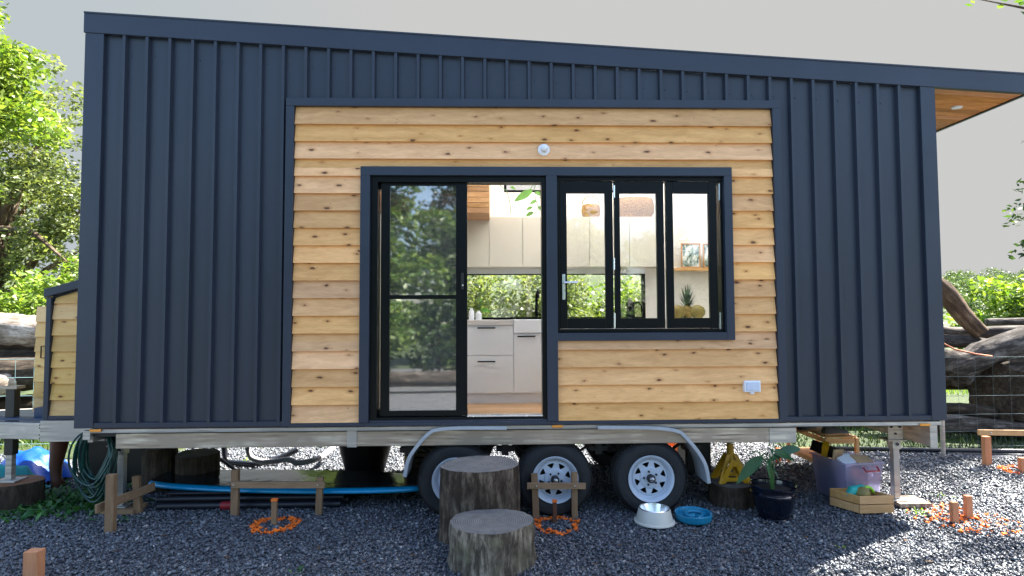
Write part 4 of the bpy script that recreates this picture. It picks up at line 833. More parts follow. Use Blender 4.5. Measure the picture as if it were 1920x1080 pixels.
# batter boards and pegs
def peg(px, py, Yg, ztop, w_=.05, m='peg', name='peg', label='', group=None, lean=0., top_or=False, round_=False):
    x = P(px, py, Yg)[0]; root = empty(name, (x, Yg, 0), label, 'peg', group); q = MB()
    if round_: q.lathe([(w_/2, -.02), (w_/2, ztop)], (0, 0, 0), 12, cap=(True, True))
    else: q.bar((0, 0, -.03), (lean, 0, ztop), w_, w_*.8, up=(0, 1, 0))
    q.build('stake', MT[m], root, local=True, bevel=.003)
    if top_or: q = MB(); q.bar((lean, 0, ztop-.012), (lean, 0, ztop+.004), w_+.004, w_*.8+.004, up=(0, 1, 0)); q.build('painted_tip', MT['orangepaint'], root, local=True)
    return root
def zt(px, py, Y): return P(px, py, Y)[2]
def batter(name, posts, board, label, m='peg', bm_='bat'):
    root = empty(name, (posts[0][0], posts[0][1], 0), label, 'batter board')
    for (x, y, z, w_, lean) in posts:
        q = MB(); q.bar((x, y, -.03), (x+lean, y, z), w_, w_*.7, up=(0, 1, 0)); q.build('post', MT[m], root, bevel=.003)
    a, b, hh_ = board; q = MB(); q.bar(a, b, .022, hh_); q.build('board', MT[bm_], root, bevel=.002)
    for (x, y, z, w_, lean) in posts:
        q = MB(); d = (Vector(b)-Vector(a)); f = max(0, min(1, (Vector((x, y, 0))-Vector((a[0], a[1], 0))).dot(Vector((d.x, d.y, 0)))/(d.x**2+d.y**2))); p_ = Vector(a)+d*f
        q.lathe([(.001, -.018), (.007, -.017), (.007, -.008)], (p_[0], p_[1], p_[2]), 8, 'y')
        q.build('screw', MT['chrome'], root)
    return root
batter('batter_board', [(-3.059, -.18, zt(207, 889, -.18), .068, 0), (P(262, 900, .27)[0], .27, zt(258, 892, .27), .06, -.03)], ((-3.17, -.19, .185), (-3.03, .36, .205), .07), 'timber peg pair with a cross board in front of the left stabiliser leg')
Y_ = .19; batter('batter_board', [(P(441, 930, Y_)[0], Y_, zt(441, 880, Y_), .062, 0), (P(598, 930, Y_)[0], Y_, zt(600, 894, Y_), .055, .01)], ((P(434, 909, .16)[0], .16, zt(434, 909, .16)), (P(609, 909, .16)[0], .16, zt(609, 909, .16)), .055), 'timber batter board on two pegs in front of the blue paddle board')
Y_ = .0; batter('batter_board', [(P(1003, 930, Y_)[0]+.01, Y_, zt(999, 888, Y_), .055, -.015), (P(1077, 930, Y_)[0], Y_, zt(1077, 885, Y_), .05, 0)], ((P(988, 911, -.03)[0], -.03, zt(988, 911, -.03)), (P(1098, 911, -.03)[0], -.03, zt(1098, 911, -.03)), .05), 'pale batter board on two pegs in front of the middle wheel')
Y_ = 1.52; batter('batter_board', [(P(1850, 850, Y_)[0], Y_, zt(1850, 818, Y_), .075, 0), (6.9, 1.3, .38, .075, 0)], ((P(1831, 814, 1.49)[0], 1.47, .375), (7.05, 1.24, .385), .06), 'sunlit batter board on pegs at the far right beside the wire fence', 'pegnew', 'lightwood')
peg(514, 960, -.06, .205, .042, 'peg', label='timber peg with orange tip standing inside a complete orange ring', top_or=True, lean=.002)
peg(1040, 965, -.12, .185, .034, 'brown', label='thin rusty brown peg with orange tip in front of the middle wheel', top_or=True)
peg(1789, 960, -.24, zt(1789, 941, -.24), .05, 'pegnew', label='shorter fresh timber peg of the pair in the sunlit gravel')
peg(1815, 950, -.13, zt(1815, 929, -.13), .052, 'pegnew', label='taller fresh timber peg of the pair in the sunlit gravel')
peg(64, 1060, -1.05, zt(64, 1031, -1.05), .09, 'pegnew', label='thick timber peg cut off by the bottom left corner')
peg(1459, 850, 1.75, zt(1459, 840, 1.75), .055, 'terra', label='round orange stake in the sunny gravel behind the potted plant', round_=True)
peg(1917, 880, 1.25, zt(1917, 858, 1.25), .06, 'pegnew', label='timber peg inside the orange ring at the right edge')
# dog bowls
a = P(1227, 970, -.15); bw = empty('dog_bowl', (a[0], -.15, 0), 'cream dog bowl with shiny steel insert in front of the rear wheel', 'dog bowl')
q = MB(); q.lathe([(.158, .0), (.166, .004), (.164, .014), (.150, .02), (.128, .105), (.124, .112), (.112, .112)], (0, 0, .012), 40); q.build('body', MT['bowlwhite'], bw, True, local=True)
q = MB(); q.lathe([(.125, .113), (.119, .118), (.112, .114), (.105, .09), (.09, .05), (.06, .04), (.001, .04)], (0, 0, .012), 40); q.build('steel_insert', MT['inox'], bw, True, local=True)
a = P(1300, 970, -.12); bw = empty('dog_bowl', (a[0], -.12, 0), 'blue slow feeder dog bowl with raised ridges beside the cream bowl', 'dog bowl')
q = MB(); q.lathe([(.125, 0), (.142, .01), (.148, .03), (.150, .062), (.145, .066), (.136, .06), (.128, .03), (.001, .026)], (0, 0, .012), 40); q.build('body', MT['bowlblue'], bw, True, local=True)
q = MB(); q.tube([(.085*math.cos(t_)*f, .085*math.sin(t_)*f, .058) for t_, f in zip(np.linspace(0, 4.6, 16), np.linspace(1.15, .5, 16))], .014, 8); q.tube([(.07*math.cos(t_), .07*math.sin(t_), .055) for t_ in np.linspace(4.9, 6.1, 6)], .014, 8); q.lathe([(.022, .03), (.02, .062), (.001, .068)], (0, 0, .0), 10); q.build('ridge', MT['bowlblue'], bw, True, local=True)
# glazed pot with plant
a = P(1450, 930, -.06); pt = empty('plant_pot', (a[0], -.06, 0), 'dark blue glazed double rimmed pot with soil in front of the purple tub', 'plant pot')
q = MB(); q.lathe([(.115, .0), (.125, .004), (.125, .012), (.118, .018), (.135, .05), (.160, .13), (.170, .185), (.176, .195), (.184, .203), (.184, .213), (.174, .222), (.172, .245), (.180, .258), (.189, .264), (.190, .275), (.180, .280), (.168, .272), (.160, .23)], (0, 0, .0), 48); q.build('body', MT['potglaze'], pt, True, local=True)
q = MB(); q.lathe([(.166, .235), (.1, .24), (.001, .238)], (0, 0, 0), 24); q.build('soil', MT['soil'], pt, local=True)
pl = empty('potted_plant', (a[0], -.06, .238), 'leggy plant with big drooping leaves growing in the dark blue pot', 'plant'); ax, ay = a[0], -.06
q = MB()
for dx, h_ in ((-.03, .26), (-.015, .30), (.01, .24), (-.04, .22)): q.tube([(ax+dx*.4, ay, .23), (ax+dx, ay+dx, .23+h_*.5), (ax+dx*1.3, ay+.01, .23+h_)], .006, 6)
q.tube([(ax-.02, ay, .42), (ax-.12, ay, .55), (ax-.2, ay, .53)], .004, 5); q.tube([(ax, ay, .48), (ax+.02, ay+.02, .62)], .004, 5); q.build('stem', MT['stem'], pl)
q = MB(); b0 = P(1462, 862, ay); b1 = P(1378, 890, ay); bigleaf(q, P(1430, 858, ay), (-1, 0, -.55), .26, .06, .35, up=(0, -1, .25)); bigleaf(q, P(1500, 842, ay+.1), (-1, 0, .1), .30, .05, .5, up=(0, -1, .35)); bigleaf(q, P(1452, 850, ay), (1, .3, .1), .22, .055, .5, up=(0, -.8, .6))
for k in range(16):
    t_ = k*2.4; bigleaf(q, (ax-.03+.02*math.cos(t_), ay+.02*math.sin(t_), .40+.012*k), (math.cos(t_), math.sin(t_), .15), .12, .011, .7)
q.build('leaf', MT['plantleaf'], pl)
# yellow axle stand
sx_ = P(1370, 880, .34)[0]; st = empty('axle_stand', (sx_, .34, .195), 'yellow steel axle stand on a log block under the trailer', 'axle stand')
q = MB()
for dx, dy in ((-1, -1), (1, -1), (1, 1), (-1, 1)):
    q.bar((sx_+dx*.135, .34+dy*.10, .197), (sx_+dx*.03, .34+dy*.03, .44), .035, .018, up=(0, 1, 0))

for y_ in (.245, .425):
    q.prism([(sx_-.145, .197), (sx_-.085, .197), (sx_-.018, .345), (sx_-.032, .40)], y_, y_+.008); q.prism([(sx_+.145, .197), (sx_+.032, .40), (sx_+.018, .345), (sx_+.085, .197)], y_, y_+.008)
    q.prism([(sx_-.018, .346), (sx_+.018, .346), (sx_+.032, .40), (sx_-.032, .40)], y_+.001, y_+.007); q.prism([(sx_-.084, .215), (sx_+.084, .215), (sx_+.072, .250), (sx_-.072, .250)], y_+.001, y_+.007)
q.lathe([(.045, .36), (.034, .42), (.03, .53), (.026, .53)], (sx_, .34, 0), 16); q.build('frame', MT['yellow'], st, bevel=.002)
q = MB(); q.lathe([(.021, .50), (.021, .585)], (sx_, .34, 0), 14, cap=(True, True)); q.box(sx_-.04, sx_+.04, .31, .37, .585, .608); q.build('ratchet_post', MT['galv'], st)
# purple tub
A = Vector(G(1588, 950)); Bk = Vector(G(1523, 922)); Cr = Vector(G(1641, 938)); A.z = Bk.z = Cr.z = 0
u1 = (Bk-A); u2 = (Cr-A); u2 = u2-u1.normalized()*u2.dot(u1.normalized()); L1, L2 = u1.length, max(.36, u2.length); e1, e2 = u1.normalized(), u2.normalized(); th = .36
root = empty('storage_tub', A+e1*L1/2+e2*L2/2, 'purple tinted clear plastic tub packed with cardboard under the right end', 'storage tub')
def tp(a, b, z): return A+e1*a+e2*b+Vector((0, 0, z))
q = MB(); t0, t1 = .025, 0.
def ringpts(i, z): return [tp(i, i, z), tp(L1-i, i, z), tp(L1-i, L2-i, z), tp(i, L2-i, z)]
V = ringpts(.03, .012)+ringpts(.0, th)+ringpts(-.015, th)+ringpts(-.015, th+.014)+ringpts(.006, th+.014)+ringpts(.034, .02)
q.add(V, [(0, 3, 2, 1)]+[(j*4+i, j*4+(i+1) % 4, (j+1)*4+(i+1) % 4, (j+1)*4+i) for j in range(5) for i in range(4)]+[(20, 21, 22, 23)]); q.build('body', MT['tub'], root, bevel=.004)
q = MB(); pa_ = [tp(-.018, L2*.42, th-.02), tp(-.05, L2*.42, th-.05), tp(-.05, L2*.78, th-.05), tp(-.018, L2*.78, th-.02)]; q.tube(pa_, .008, 6); q.build('handle', MT['red'], root)
def sheetbox(c_, sx, sy, sz, rx, ry, rz, name, m, label, cat='box'):
    from mathutils import Euler
    R = Euler((rx, ry, rz)).to_matrix(); q = MB(); q.box(-sx/2, sx/2, -sy/2, sy/2, -sz/2, sz/2); q.v = [tuple(Vector(c_)+R @ Vector(v)) for v in q.v]
    return thing_mb(q, name, m, label, cat)
sheetbox(tp(L1*.62, L2*.5, .17), .30, .28, .28, 0, 0, math.atan2(e1.y, e1.x), 'cloth_bag', mat('navy_cloth', (.02, .03, .10), .8), 'navy cloth bag filling the shaded end of the purple tub', 'bag')
sheetbox(tp(.22, .10, .36), .16, .02, .18, .1, .1, .6, 'cardboard_piece', MT['card'], 'upright brown cardboard piece in the middle of the purple tub', 'cardboard')
sheetbox(tp(.08, .24, .385), .19, .10, .012, .5, .1, .3, 'cardboard_piece', MT['card'], 'tan cardboard flap leaning at the right end of the purple tub', 'cardboard')
sheetbox(tp(.10, .10, .375), .13, .11, .03, .5, -.3, .2, 'paper_box', MT['paper'], 'small white box tilted near the front of the purple tub', 'box')
sheetbox(tp(.30, .20, .40), .20, .12, .012, .2, .25, .3, 'paper_sheet', MT['paper'], 'white sheet lying across the back of the purple tub', 'paper')
sheetbox(tp(.32, .05, .38), .08, .05, .26, .2, -.55, .8, 'spirit_level', MT['yellow'], 'yellow bar sticking out of the purple tub', 'tool')
sheetbox(tp(.38, .12, .40), .18, .22, .10, .1, .4, .4, 'tool_bag', MT['blackplastic'], 'black tool bag at the back left of the purple tub', 'bag')
# slatted crate
A2 = Vector(G(1612, 966)); B2 = Vector(G(1583, 948)); C2 = Vector(G(1676, 964)); A2.z = B2.z = C2.z = 0; f1 = (C2-A2); L = f1.length; f1.normalize(); f2 = Vector((-f1.y, f1.x, 0)); Dp = .26
cr = empty('slatted_crate', A2+f1*L/2+f2*Dp/2, 'small light timber slatted crate beside the right stabiliser leg', 'crate')
f2 = (f2*.9+(-f1)*.42).normalized()
q = MB()
for z0_ in (.014, .09):
    for s_, e_ in ((A2, A2+f1*L), (A2+f2*Dp, A2+f1*L+f2*Dp)): q.bar(s_+Vector((0, 0, z0_+.034)), e_+Vector((0, 0, z0_+.034)), .012, .068)
    for s_, e_ in ((A2+f1*.006, A2+f1*.006+f2*Dp), (A2+f1*(L-.006), A2+f1*(L-.006)+f2*Dp)): q.bar(s_+f2*.008+Vector((0, 0, z0_+.034)), e_-f2*.008+Vector((0, 0, z0_+.034)), .012, .066)
q.build('slats', MT['lightwood'], cr, bevel=.002)
q = MB(); q.prismz([tuple(v[:2]) for v in (A2+f1*.02+f2*.02, A2+f1*(L-.02)+f2*.02, A2+f1*(L-.02)+f2*(Dp-.02), A2+f1*.02+f2*(Dp-.02))], .014, .022); q.build('base', MT['lightwood'], cr)
def cpt(a, b, z): return A2+f1*a+f2*b+Vector((0, 0, z))
q = MB(); q.tube([cpt(.03, .12, .12), cpt(.06, .12, .17), cpt(.16, .12, .18), cpt(.18, .12, .18)], [.035, .045, .045, .02], 12); thing_mb(q, 'bottle', MT['tealp'], 'teal bottle lying on top of the slatted crate', 'bottle', smooth=True)
q = MB(); c_ = cpt(.115, .08, .155); q.lathe([(.06*math.sin(t_), -.06*math.cos(t_)) for t_ in np.linspace(.02, 3.12, 12)], c_, 18); thing_mb(q, 'ball', MT['fruit'], 'mustard coloured ball in the slatted crate', 'ball', smooth=2)
q = MB(); pts = [cpt(.2+.055*math.cos(t_), .12, .15+.05*math.sin(t_)) for t_ in np.linspace(0, 5.5, 14)]; q.tube(pts, .014, 8); thing_mb(q, 'dog_toy', MT['green'], 'lime green looped dog toy in the slatted crate', 'toy', smooth=2)
# shoe rack
rk = empty('shoe_rack', (3.35, 1.25, 0), 'light timber shoe rack with a lower shelf behind the purple tub', 'shoe rack')
rz_ = .44; FRr = P(1607, 850, .95)[0]; FRl = P(1549, 850, .95)[0]; Lr = P(1481, 870, 1.7)[0]
c0, c1, c2, c3 = (FRl, .95), (FRr, .95), (Lr+FRr-FRl+.02, 1.72), (Lr, 1.72)
for cx, cy in (c0, c1, c2, c3):
    q = MB(); q.box(cx-.017, cx+.017, cy-.017, cy+.017, .0, rz_); q.build('leg', MT['lightwood'], rk, bevel=.002)
q = MB()
for z_ in (rz_-.03, .15):
    q.bar((*c0, z_), (*c1, z_), .018, .05 if z_ > .3 else .03); q.bar((*c3, z_), (*c2, z_), .018, .05 if z_ > .3 else .03); q.bar((*c0, z_), (*c3, z_), .018, .04); q.bar((*c1, z_), (*c2, z_), .018, .04)
q.build('rail', MT['lightwood'], rk)
q = MB(); q.prismz([c0, c1, c2, c3], rz_+.001, rz_+.014); q.build('top_shelf', MT['lightwood'], rk)
q = MB(); q.prismz([(c0[0], c0[1]+.03), (c1[0], c1[1]+.03), c2, c3], .166, .176); q.build('lower_shelf', MT['lightwood'], rk)
def shoe(x, y, z, rz, label):
    root = empty('shoe', (x, y, z), label, 'shoe', 'shoes on the shoe rack', rz)
    outl = [(-.14, -.03), (-.10, -.042), (.0, -.035), (.08, -.048), (.13, -.035), (.15, 0), (.13, .038), (.08, .045), (0, .033), (-.10, .04), (-.14, .03)]
    q = MB(); q.prismz(outl, 0, .025); q.build('sole', MT['sole'], root, local=True, bevel=.004)
    q = MB(); n = len(outl); lv = [(1.0, .025), (.97, .05), (.86, .085)]; V = []
    for sc, z_ in lv:
        for (a, b) in outl:
            zz = z_ if a < 0 else .025+(z_-.025)*(1-.55*min(1, a/.13)); V.append((a*sc-.005*(1-sc)*10 if a > 0 else a*sc, b*sc*(.9 if z_ > .06 else 1), zz))
    q.add(V, [(j*n+i, j*n+(i+1) % n, (j+1)*n+(i+1) % n, (j+1)*n+i) for j in range(2) for i in range(n)]+[tuple(2*n+i for i in range(n))]); q.build('upper', MT['shoe'], root, True, local=True)
shoe(FRl+.14, 1.02, rz_+.0145, .1, 'dark shoe with tan sole at the front of the shoe rack'); shoe(FRl-.03, 1.25, rz_+.0145, .5, 'dark shoe with tan sole further back on the shoe rack'); shoe(FRl-.02, 1.48, rz_+.0145, .3, 'dark shoe deepest in on top of the shoe rack')
# paddle board on the pile of black pipes
def board_obj():
    x0, x1 = P(275, 905, .55)[0], P(790, 915, .2)[0]; n = 24; V = []; V2 = []
    root = empty('paddle_board', ((x0+x1)/2, .5, .2), 'blue edged paddle board with glossy dark deck lying on black pipes', 'paddle board')
    q = MB(); tp_ = MB(); prof = []
    for i in range(n+1):
        f = i/n; x = x0+(x1-x0)*f; hw = .34*(max(0, math.sin(math.pi*(f*.94+.03)))**.30); cy = .74-.22*f; z = .160-.008*f
        prof.append((x, cy, hw, z))
    for (x, cy, hw, z) in prof:
        for a in range(10):
            t_ = 2*math.pi*a/10; q.v.append((x, cy+hw*(abs(math.cos(t_))**.4)*(1 if math.cos(t_) >= 0 else -1), z+.032*math.sin(t_)))
    q.f = [(i*10+k, i*10+(k+1) % 10, (i+1)*10+(k+1) % 10, (i+1)*10+k) for i in range(n) for k in range(10)]+[tuple(range(10)), tuple(n*10+k for k in range(10))]; q.mi = [0]*len(q.f)
    q.build('hull', MT['cyanboard'], root, 2)
    for (x, cy, hw, z) in prof: tp_.v += [(x, cy-hw*.86, z+.0335), (x, cy, z+.037), (x, cy+hw*.86, z+.0335)]
    tp_.f = [(i*3+k, i*3+k+1, (i+1)*3+k+1, (i+1)*3+k) for i in range(n) for k in (0, 1)]; tp_.mi = [0]*len(tp_.f)
    tp_.build('deck', MT['boardtop'], root, 2)
board_obj()
k = 0
pipe_lab = ['lowest front black pipe with a red end cap under the paddle board', 'front black pipe second from the ground under the paddle board', 'front black pipe just beneath the paddle board', 'black pipe resting on the gravel in the middle of the pipe pile', 'upper black pipe in the middle of the pipe pile', 'rearmost black pipe on the gravel under the paddle board']
for i, (y, z, xa, xb, r) in enumerate(((.34, .034, -2.98, -1.38, .032), (.365, .088, -3.0, -1.36, .025), (.42, .120, -2.95, -1.42, .015), (.44, .045, -3.0, -1.33, .042), (.50, .105, -2.96, -1.40, .025), (.62, .055, -3.0, -1.30, .052))):
    root = empty('pipe', (xa, y, z-r), pipe_lab[i], 'pipe', 'black pipes stacked under the paddle board')
    q = MB(); q.tube([(xa, y, z), (xa*.7+xb*.3, y+.01, z-.002), (xa*.3+xb*.7, y+.005, z), (xb, y, z+.001)], r, 14); q.build('pipe_body', MT['blackpipe'], root, True)
    if i == 0: xc = P(425, 950, .33)[0]; q = MB(); q.tube([(xc-.05, y, z), (xc+.05, y, z)], r+.004, 14); q.build('red_collar', MT['red'], root, True)
# green hose hung from the drawbar end
q = MB()
hx = -3.50; hy = .10
for i in range(13):
    w_ = random.uniform(.09, .17)+(.02 if i > 7 else 0); dp = random.uniform(.38, .56)+(.14 if i > 10 else 0); ox = random.uniform(-.05, .05)+.08; oy = hy+random.uniform(0, .12); ph = random.uniform(-.3, .3)
    pts = [(hx+ox+w_*math.sin(t_)*(1+.12*math.sin(2*t_+ph)), oy+.03*math.sin(t_*2+ph), .74-dp/2+dp/2*math.cos(t_)) for t_ in np.linspace(0, 2*math.pi, 26)]
    q.tube(pts, .0085, 7, cap=False)
q.tube([(hx+.2, hy+.03, .72), (hx+.24, hy+.02, .5), (hx+.22, hy, .3), (hx+.23, hy-.02, .12)], .010, 7); HO = thing_mb(q, 'garden_hose', MT['hose'], 'coiled dark green garden hose hanging from the trailer corner', 'hose', smooth=2)
# tarp, cloth, post
a = G(55, 878, 0.); q = MB(); n = 16; V = []
bx, by = P(58, 850, 1.3)[0], 1.3
for j in range(n+1):
    for i in range(n+1):
        u, v = i/n-.5, j/n-.5; h_ = .34*max(0, 1-(abs(u)*2)**2.4)*max(0, 1-(abs(v)*2)**2)+.02*math.sin(u*23+v*9)*(1-abs(u)*2)+.012*math.sin(v*31+u*14); V.append((bx+u*.62+.05*math.sin(v*9), by+v*.6, max(.005, h_+.03*(u > .2))))
q.add(V, [(j*(n+1)+i, j*(n+1)+i+1, (j+1)*(n+1)+i+1, (j+1)*(n+1)+i) for j in range(n) for i in range(n)]); thing_mb(q, 'tarpaulin', MT['tarp'], 'crumpled bright blue tarpaulin heap under the drawbar', 'tarpaulin', smooth=2)
bx, by = P(28, 868, 1.05)[0], .98; q = MB(); V = []
for j in range(n+1):
    for i in range(n+1):
        u, v = i/n-.5, j/n-.5; h_ = .26*max(0, 1-(abs(u)*2)**3)*max(0, 1-(abs(v)*2)**2)+.02*math.sin(u*27+v*13); V.append((bx+u*.62, by+v*.3, max(.005, h_)))
q.add(V, [(j*(n+1)+i, j*(n+1)+i+1, (j+1)*(n+1)+i+1, (j+1)*(n+1)+i) for j in range(n) for i in range(n)]); thing_mb(q, 'cloth_bundle', MT['teal'], 'teal cloth bundle behind the jack on the log block', 'cloth', smooth=2)
a = P(108, 880, 1.1); q = MB(); q.tube([(a[0]+.02, 1.1, 0), (a[0]-.01, 1.1, .08), (a[0]-.02, 1.1, .2), (a[0]+.02, 1.1, .5), (a[0]+.02, 1.1, .66)], [.07, .045, .055, .085, .08], 12); thing_mb(q, 'wooden_post', MT['brown'], 'brown tapering post standing behind the green hose', 'post', smooth=2)
# pots, crates and hoses behind the trailer, seen under the floor
a = P(685, 880, 1.5); bk = empty('large_pot', (a[0], 1.5, 0), 'large black pot standing behind the trailer left of the wheels', 'plant pot')
q = MB(); q.lathe([(.20, 0), (.27, .25), (.33, .5), (.34, .52), (.31, .52), (.26, .3)], (a[0], 1.5, 0), 28, cap=(True, False)); q.build('body', MT['blackplastic'], bk, True); q = MB(); q.lathe([(.31, .47), (.001, .48)], (a[0], 1.5, 0), 20); q.build('soil', MT['soil'], bk)
a = P(795, 880, 1.5); sl = empty('slatted_bin', (a[0], 1.5, 0), 'brown slatted bin behind the left mudguard', 'bin'); q = MB()
for k in range(9): q.box(a[0]-.17, a[0]+.17, 1.38, 1.62, .03+k*.055, .065+k*.055)
q.build('slats', MT['darkstump'], sl); q = MB()
for dx in (-.18, .18): q.box(a[0]+dx-.015, a[0]+dx+.015, 1.37, 1.63, 0, .52)
q.build('frame', MT['lightwood'], sl)
a = P(1302, 870, 1.5); q = MB(); q.box(a[0]-.16, a[0]+.12, 1.3, 1.6, .0, .36); thing_mb(q, 'water_tank', MT['blackplastic'], 'black plastic box behind the right mudguard', 'tank', bevel=.02)
a = P(1262, 842, 2.4); oc = empty('fruit_crate', (a[0], 2.42, .0), 'orange plastic crate behind the rear wheel', 'crate'); q = MB()
for z_ in (.0, .1, .2, .3): q.box(a[0]-.3, a[0]+.3, 2.32, 2.335, z_, z_+.06); q.box(a[0]-.3, a[0]+.3, 2.6, 2.615, z_, z_+.06); q.box(a[0]-.3, a[0]-.285, 2.335, 2.6, z_, z_+.06); q.box(a[0]+.285, a[0]+.3, 2.335, 2.6, z_, z_+.06)
for dx in (-.29, 0, .29): q.box(a[0]+dx-.02, a[0]+dx+.02, 2.31, 2.32, 0, .36)
q.build('body', MT['terra'], oc)
for (px0, mm_, nm, lab, pts, r) in ((0, 'blackpipe', 'corrugated_hose', 'black corrugated hose looping on the sunny gravel behind the trailer', [(420, 836, 1.9), (425, 862, 1.9), (450, 874, 1.85), (480, 870, 1.8), (520, 860, 1.9), (560, 842, 2.0)], .032),
                                (0, 'greyhose', 'corrugated_hose', 'grey corrugated hose snaking behind the trailer', [(464, 838, 1.7), (472, 858, 1.7), (500, 866, 1.65), (540, 862, 1.6), (560, 868, 1.55), (590, 862, 1.6), (612, 850, 1.8), (625, 838, 2.1)], .030)):
    PP = [Vector(P(x, y, Y)) for x, y, Y in pts]
    # Catmull-Rom
    cr_ = []
    for i in range(len(PP)-1):
        p0, p1, p2, p3 = PP[max(i-1, 0)], PP[i], PP[i+1], PP[min(i+2, len(PP)-1)]
        for t_ in np.linspace(0, 1, 14, endpoint=False): cr_.append(.5*((2*p1)+(p2-p0)*t_+(2*p0-5*p1+4*p2-p3)*t_*t_+(3*p1-p0-3*p2+p3)*t_**3))
    for v in cr_: v.z = max(v.z, r)
    q = MB(); q.tube(cr_, [r*(1.1 if i % 2 else .92) for i in range(len(cr_))], 10); thing_mb(q, nm, MT[mm_], lab, 'hose', smooth=2)
q = MB(); pts = [Vector(P(398, 838, 1.6)), Vector(P(412, 860, 1.6)), Vector(P(434, 876, 1.55)), Vector(P(445, 884, 1.5))]; q.tube(pts, .018, 8); thing_mb(q, 'thin_hose', MT['blackpipe'], 'thin dark hose drooping left of the corrugated hoses', 'hose', smooth=2)
for (px, Y, r, h_, lab) in ((300, 1.0, .16, .42, 'dark stump in the shadow under the left end of the trailer'), (370, .95, .20, .36, 'wide dark stump beside the sunny patch under the trailer')):
    x = P(px, 880, Y)[0]; stump(x, Y, r, r, h_, MT['darkstump'], MT['stumptop'], 'dark_stump', lab, cracks=False)
x = P(215, 870, 1.3)[0]; q = MB(); q.box(x-.3, x+.35, 1.2, 1.6, 0, .58); thing_mb(q, 'plastic_box', MT['blackplastic'], 'black box in deep shadow behind the left stabiliser leg', 'box', bevel=.02)

# ================================================================== FENCE, LOGS, TREES
def fence(x0, x1, Y, label, sy=.0, wr=.003):
    root = empty('wire_fence', (x0, Y, 0), label, 'fence'); q = MB()
    for z in (.12, .3, .5, .72, .95, 1.18): q.tube([(x0, Y, z), ((x0+x1)/2, Y+sy/2, z-.01), (x1, Y+sy, z)], wr*1.2, 4)
    n = int(abs(x1-x0)/.22)
    for i in range(n+1): f = i/n; x = x0+(x1-x0)*f; q.tube([(x, Y+sy*f, .05), (x, Y+sy*f, 1.18)], wr, 4)
    q.build('wire_mesh', MT['wire'] if wr < .002 else mat('green_coated_wire', (.22, .34, .34), .4), root)
    return root
FL = fence(-9.5, -4.9, 2.6, 'green wire mesh fence in front of the left log pile')
q = MB(); q.tube([(-4.95, 2.6, 0), (-4.95, 2.6, 1.3)], .03, 8); q.build('fence_post', MT['galv'], FL)
FR = fence(P(1768, 830, 1.9)[0], 11.5, 1.9, 'thin wire fence with a pale steel post right of the house', .25, .0014)
q = MB(); xx = P(1768, 830, 1.9)[0]; q.tube([(xx, 1.9, 0), (xx, 1.9, 1.25)], .025, 10); q.build('fence_post', MT['galv2'], FR)
q = MB(); pts = [(4.2, 2.25, .03), (5.5, 2.12, .03), (6.5, 2.0, .03), (8, 2.1, .03), (10, 2.0, .03)]; q.tube(pts, .028, 8); thing_mb(q, 'poly_pipe', MT['blackpipe'], 'long black poly pipe lying along the foot of the right fence', 'pipe', smooth=2)
def log(pts, rads, m, label, group, wob=.03):
    q = MB(); PP = [Vector(p_) for p_ in pts]; cr_ = []; rr = []
    for i in range(len(PP)-1):
        p0, p1, p2, p3 = PP[max(i-1, 0)], PP[i], PP[i+1], PP[min(i+2, len(PP)-1)]
        for t_ in np.linspace(0, 1, 6, endpoint=False): cr_.append(.5*((2*p1)+(p2-p0)*t_+(2*p0-5*p1+4*p2-p3)*t_*t_+(3*p1-p0-3*p2+p3)*t_**3)); rr.append((rads[i]*(1-t_)+rads[i+1]*t_)*(1+random.uniform(-.06, .06)))
    cr_.append(PP[-1]); rr.append(rads[-1]); 
    SG = 30; g0 = [random.gauss(0, .035) for _ in range(SG)]; q.tube(cr_, rr, SG); mrad = sum(rads)/len(rads)
    for i in range(len(cr_)):
        for k_ in range(SG):
            v = Vector(q.v[i*SG+k_]); f_ = 1+g0[(k_+i//7) % SG]+random.gauss(0, .012)+(random.uniform(-.12, .05) if i in (0, len(cr_)-1) else 0); q.v[i*SG+k_] = tuple(cr_[i]+(v-cr_[i])*f_)

    # log material grain runs along z of the object: rotate the object so z is the log axis
    d = (PP[-1]-PP[0]).normalized(); rot = Vector((0, 0, 1)).rotation_difference(d); inv = rot.to_matrix().inverted(); c_ = (PP[0]+PP[-1])/2
    q.v = [tuple(inv @ (Vector(v)-c_)) for v in q.v]; o = q.build('log', m, None, True, local=True); o.location = c_; o.rotation_mode = 'QUATERNION'; o.rotation_quaternion = rot
    return tag(o, label, 'log', group)
def PL(px, py, Y): return tuple(P(px, py, Y))
gR = 'fallen logs piled beyond the right fence'; gL = 'fallen logs piled beyond the left fence'  # lower logs use the dark bark, pile shade put into their colour
log([PL(1735, 520, 4.2), PL(1772, 548, 4.1), PL(1805, 590, 4.0), PL(1840, 625, 3.9)], [.16, .15, .14, .12], MT['logbrown'], 'brown broken log sloping down from the house corner', gR)
log([PL(1740, 618, 4.4), PL(1800, 624, 4.4), PL(1900, 622, 4.3), PL(1980, 620, 4.3)], [.09, .09, .10, .09], MT['log'], 'straight grey log lying level on top of the right pile', gR)
log([PL(1850, 604, 5.2), PL(1930, 603, 5.2), PL(2000, 600, 5.2)], [.06, .07, .07], MT['log'], 'short grey log at the top right against the far hillside', gR)
log([PL(1740, 640, 4.0), PL(1800, 640, 4.0), PL(1880, 650, 3.9)], [.09, .10, .08], MT['log'], 'thin log just below the level grey log', gR)
log([PL(1745, 672, 3.5), PL(1800, 685, 3.4), PL(1850, 662, 3.4), PL(1920, 640, 3.4), PL(2030, 612, 3.5)], [.20, .19, .19, .2, .18], MT['log'], 'thick curved grey log reaching up to the right edge', gR)
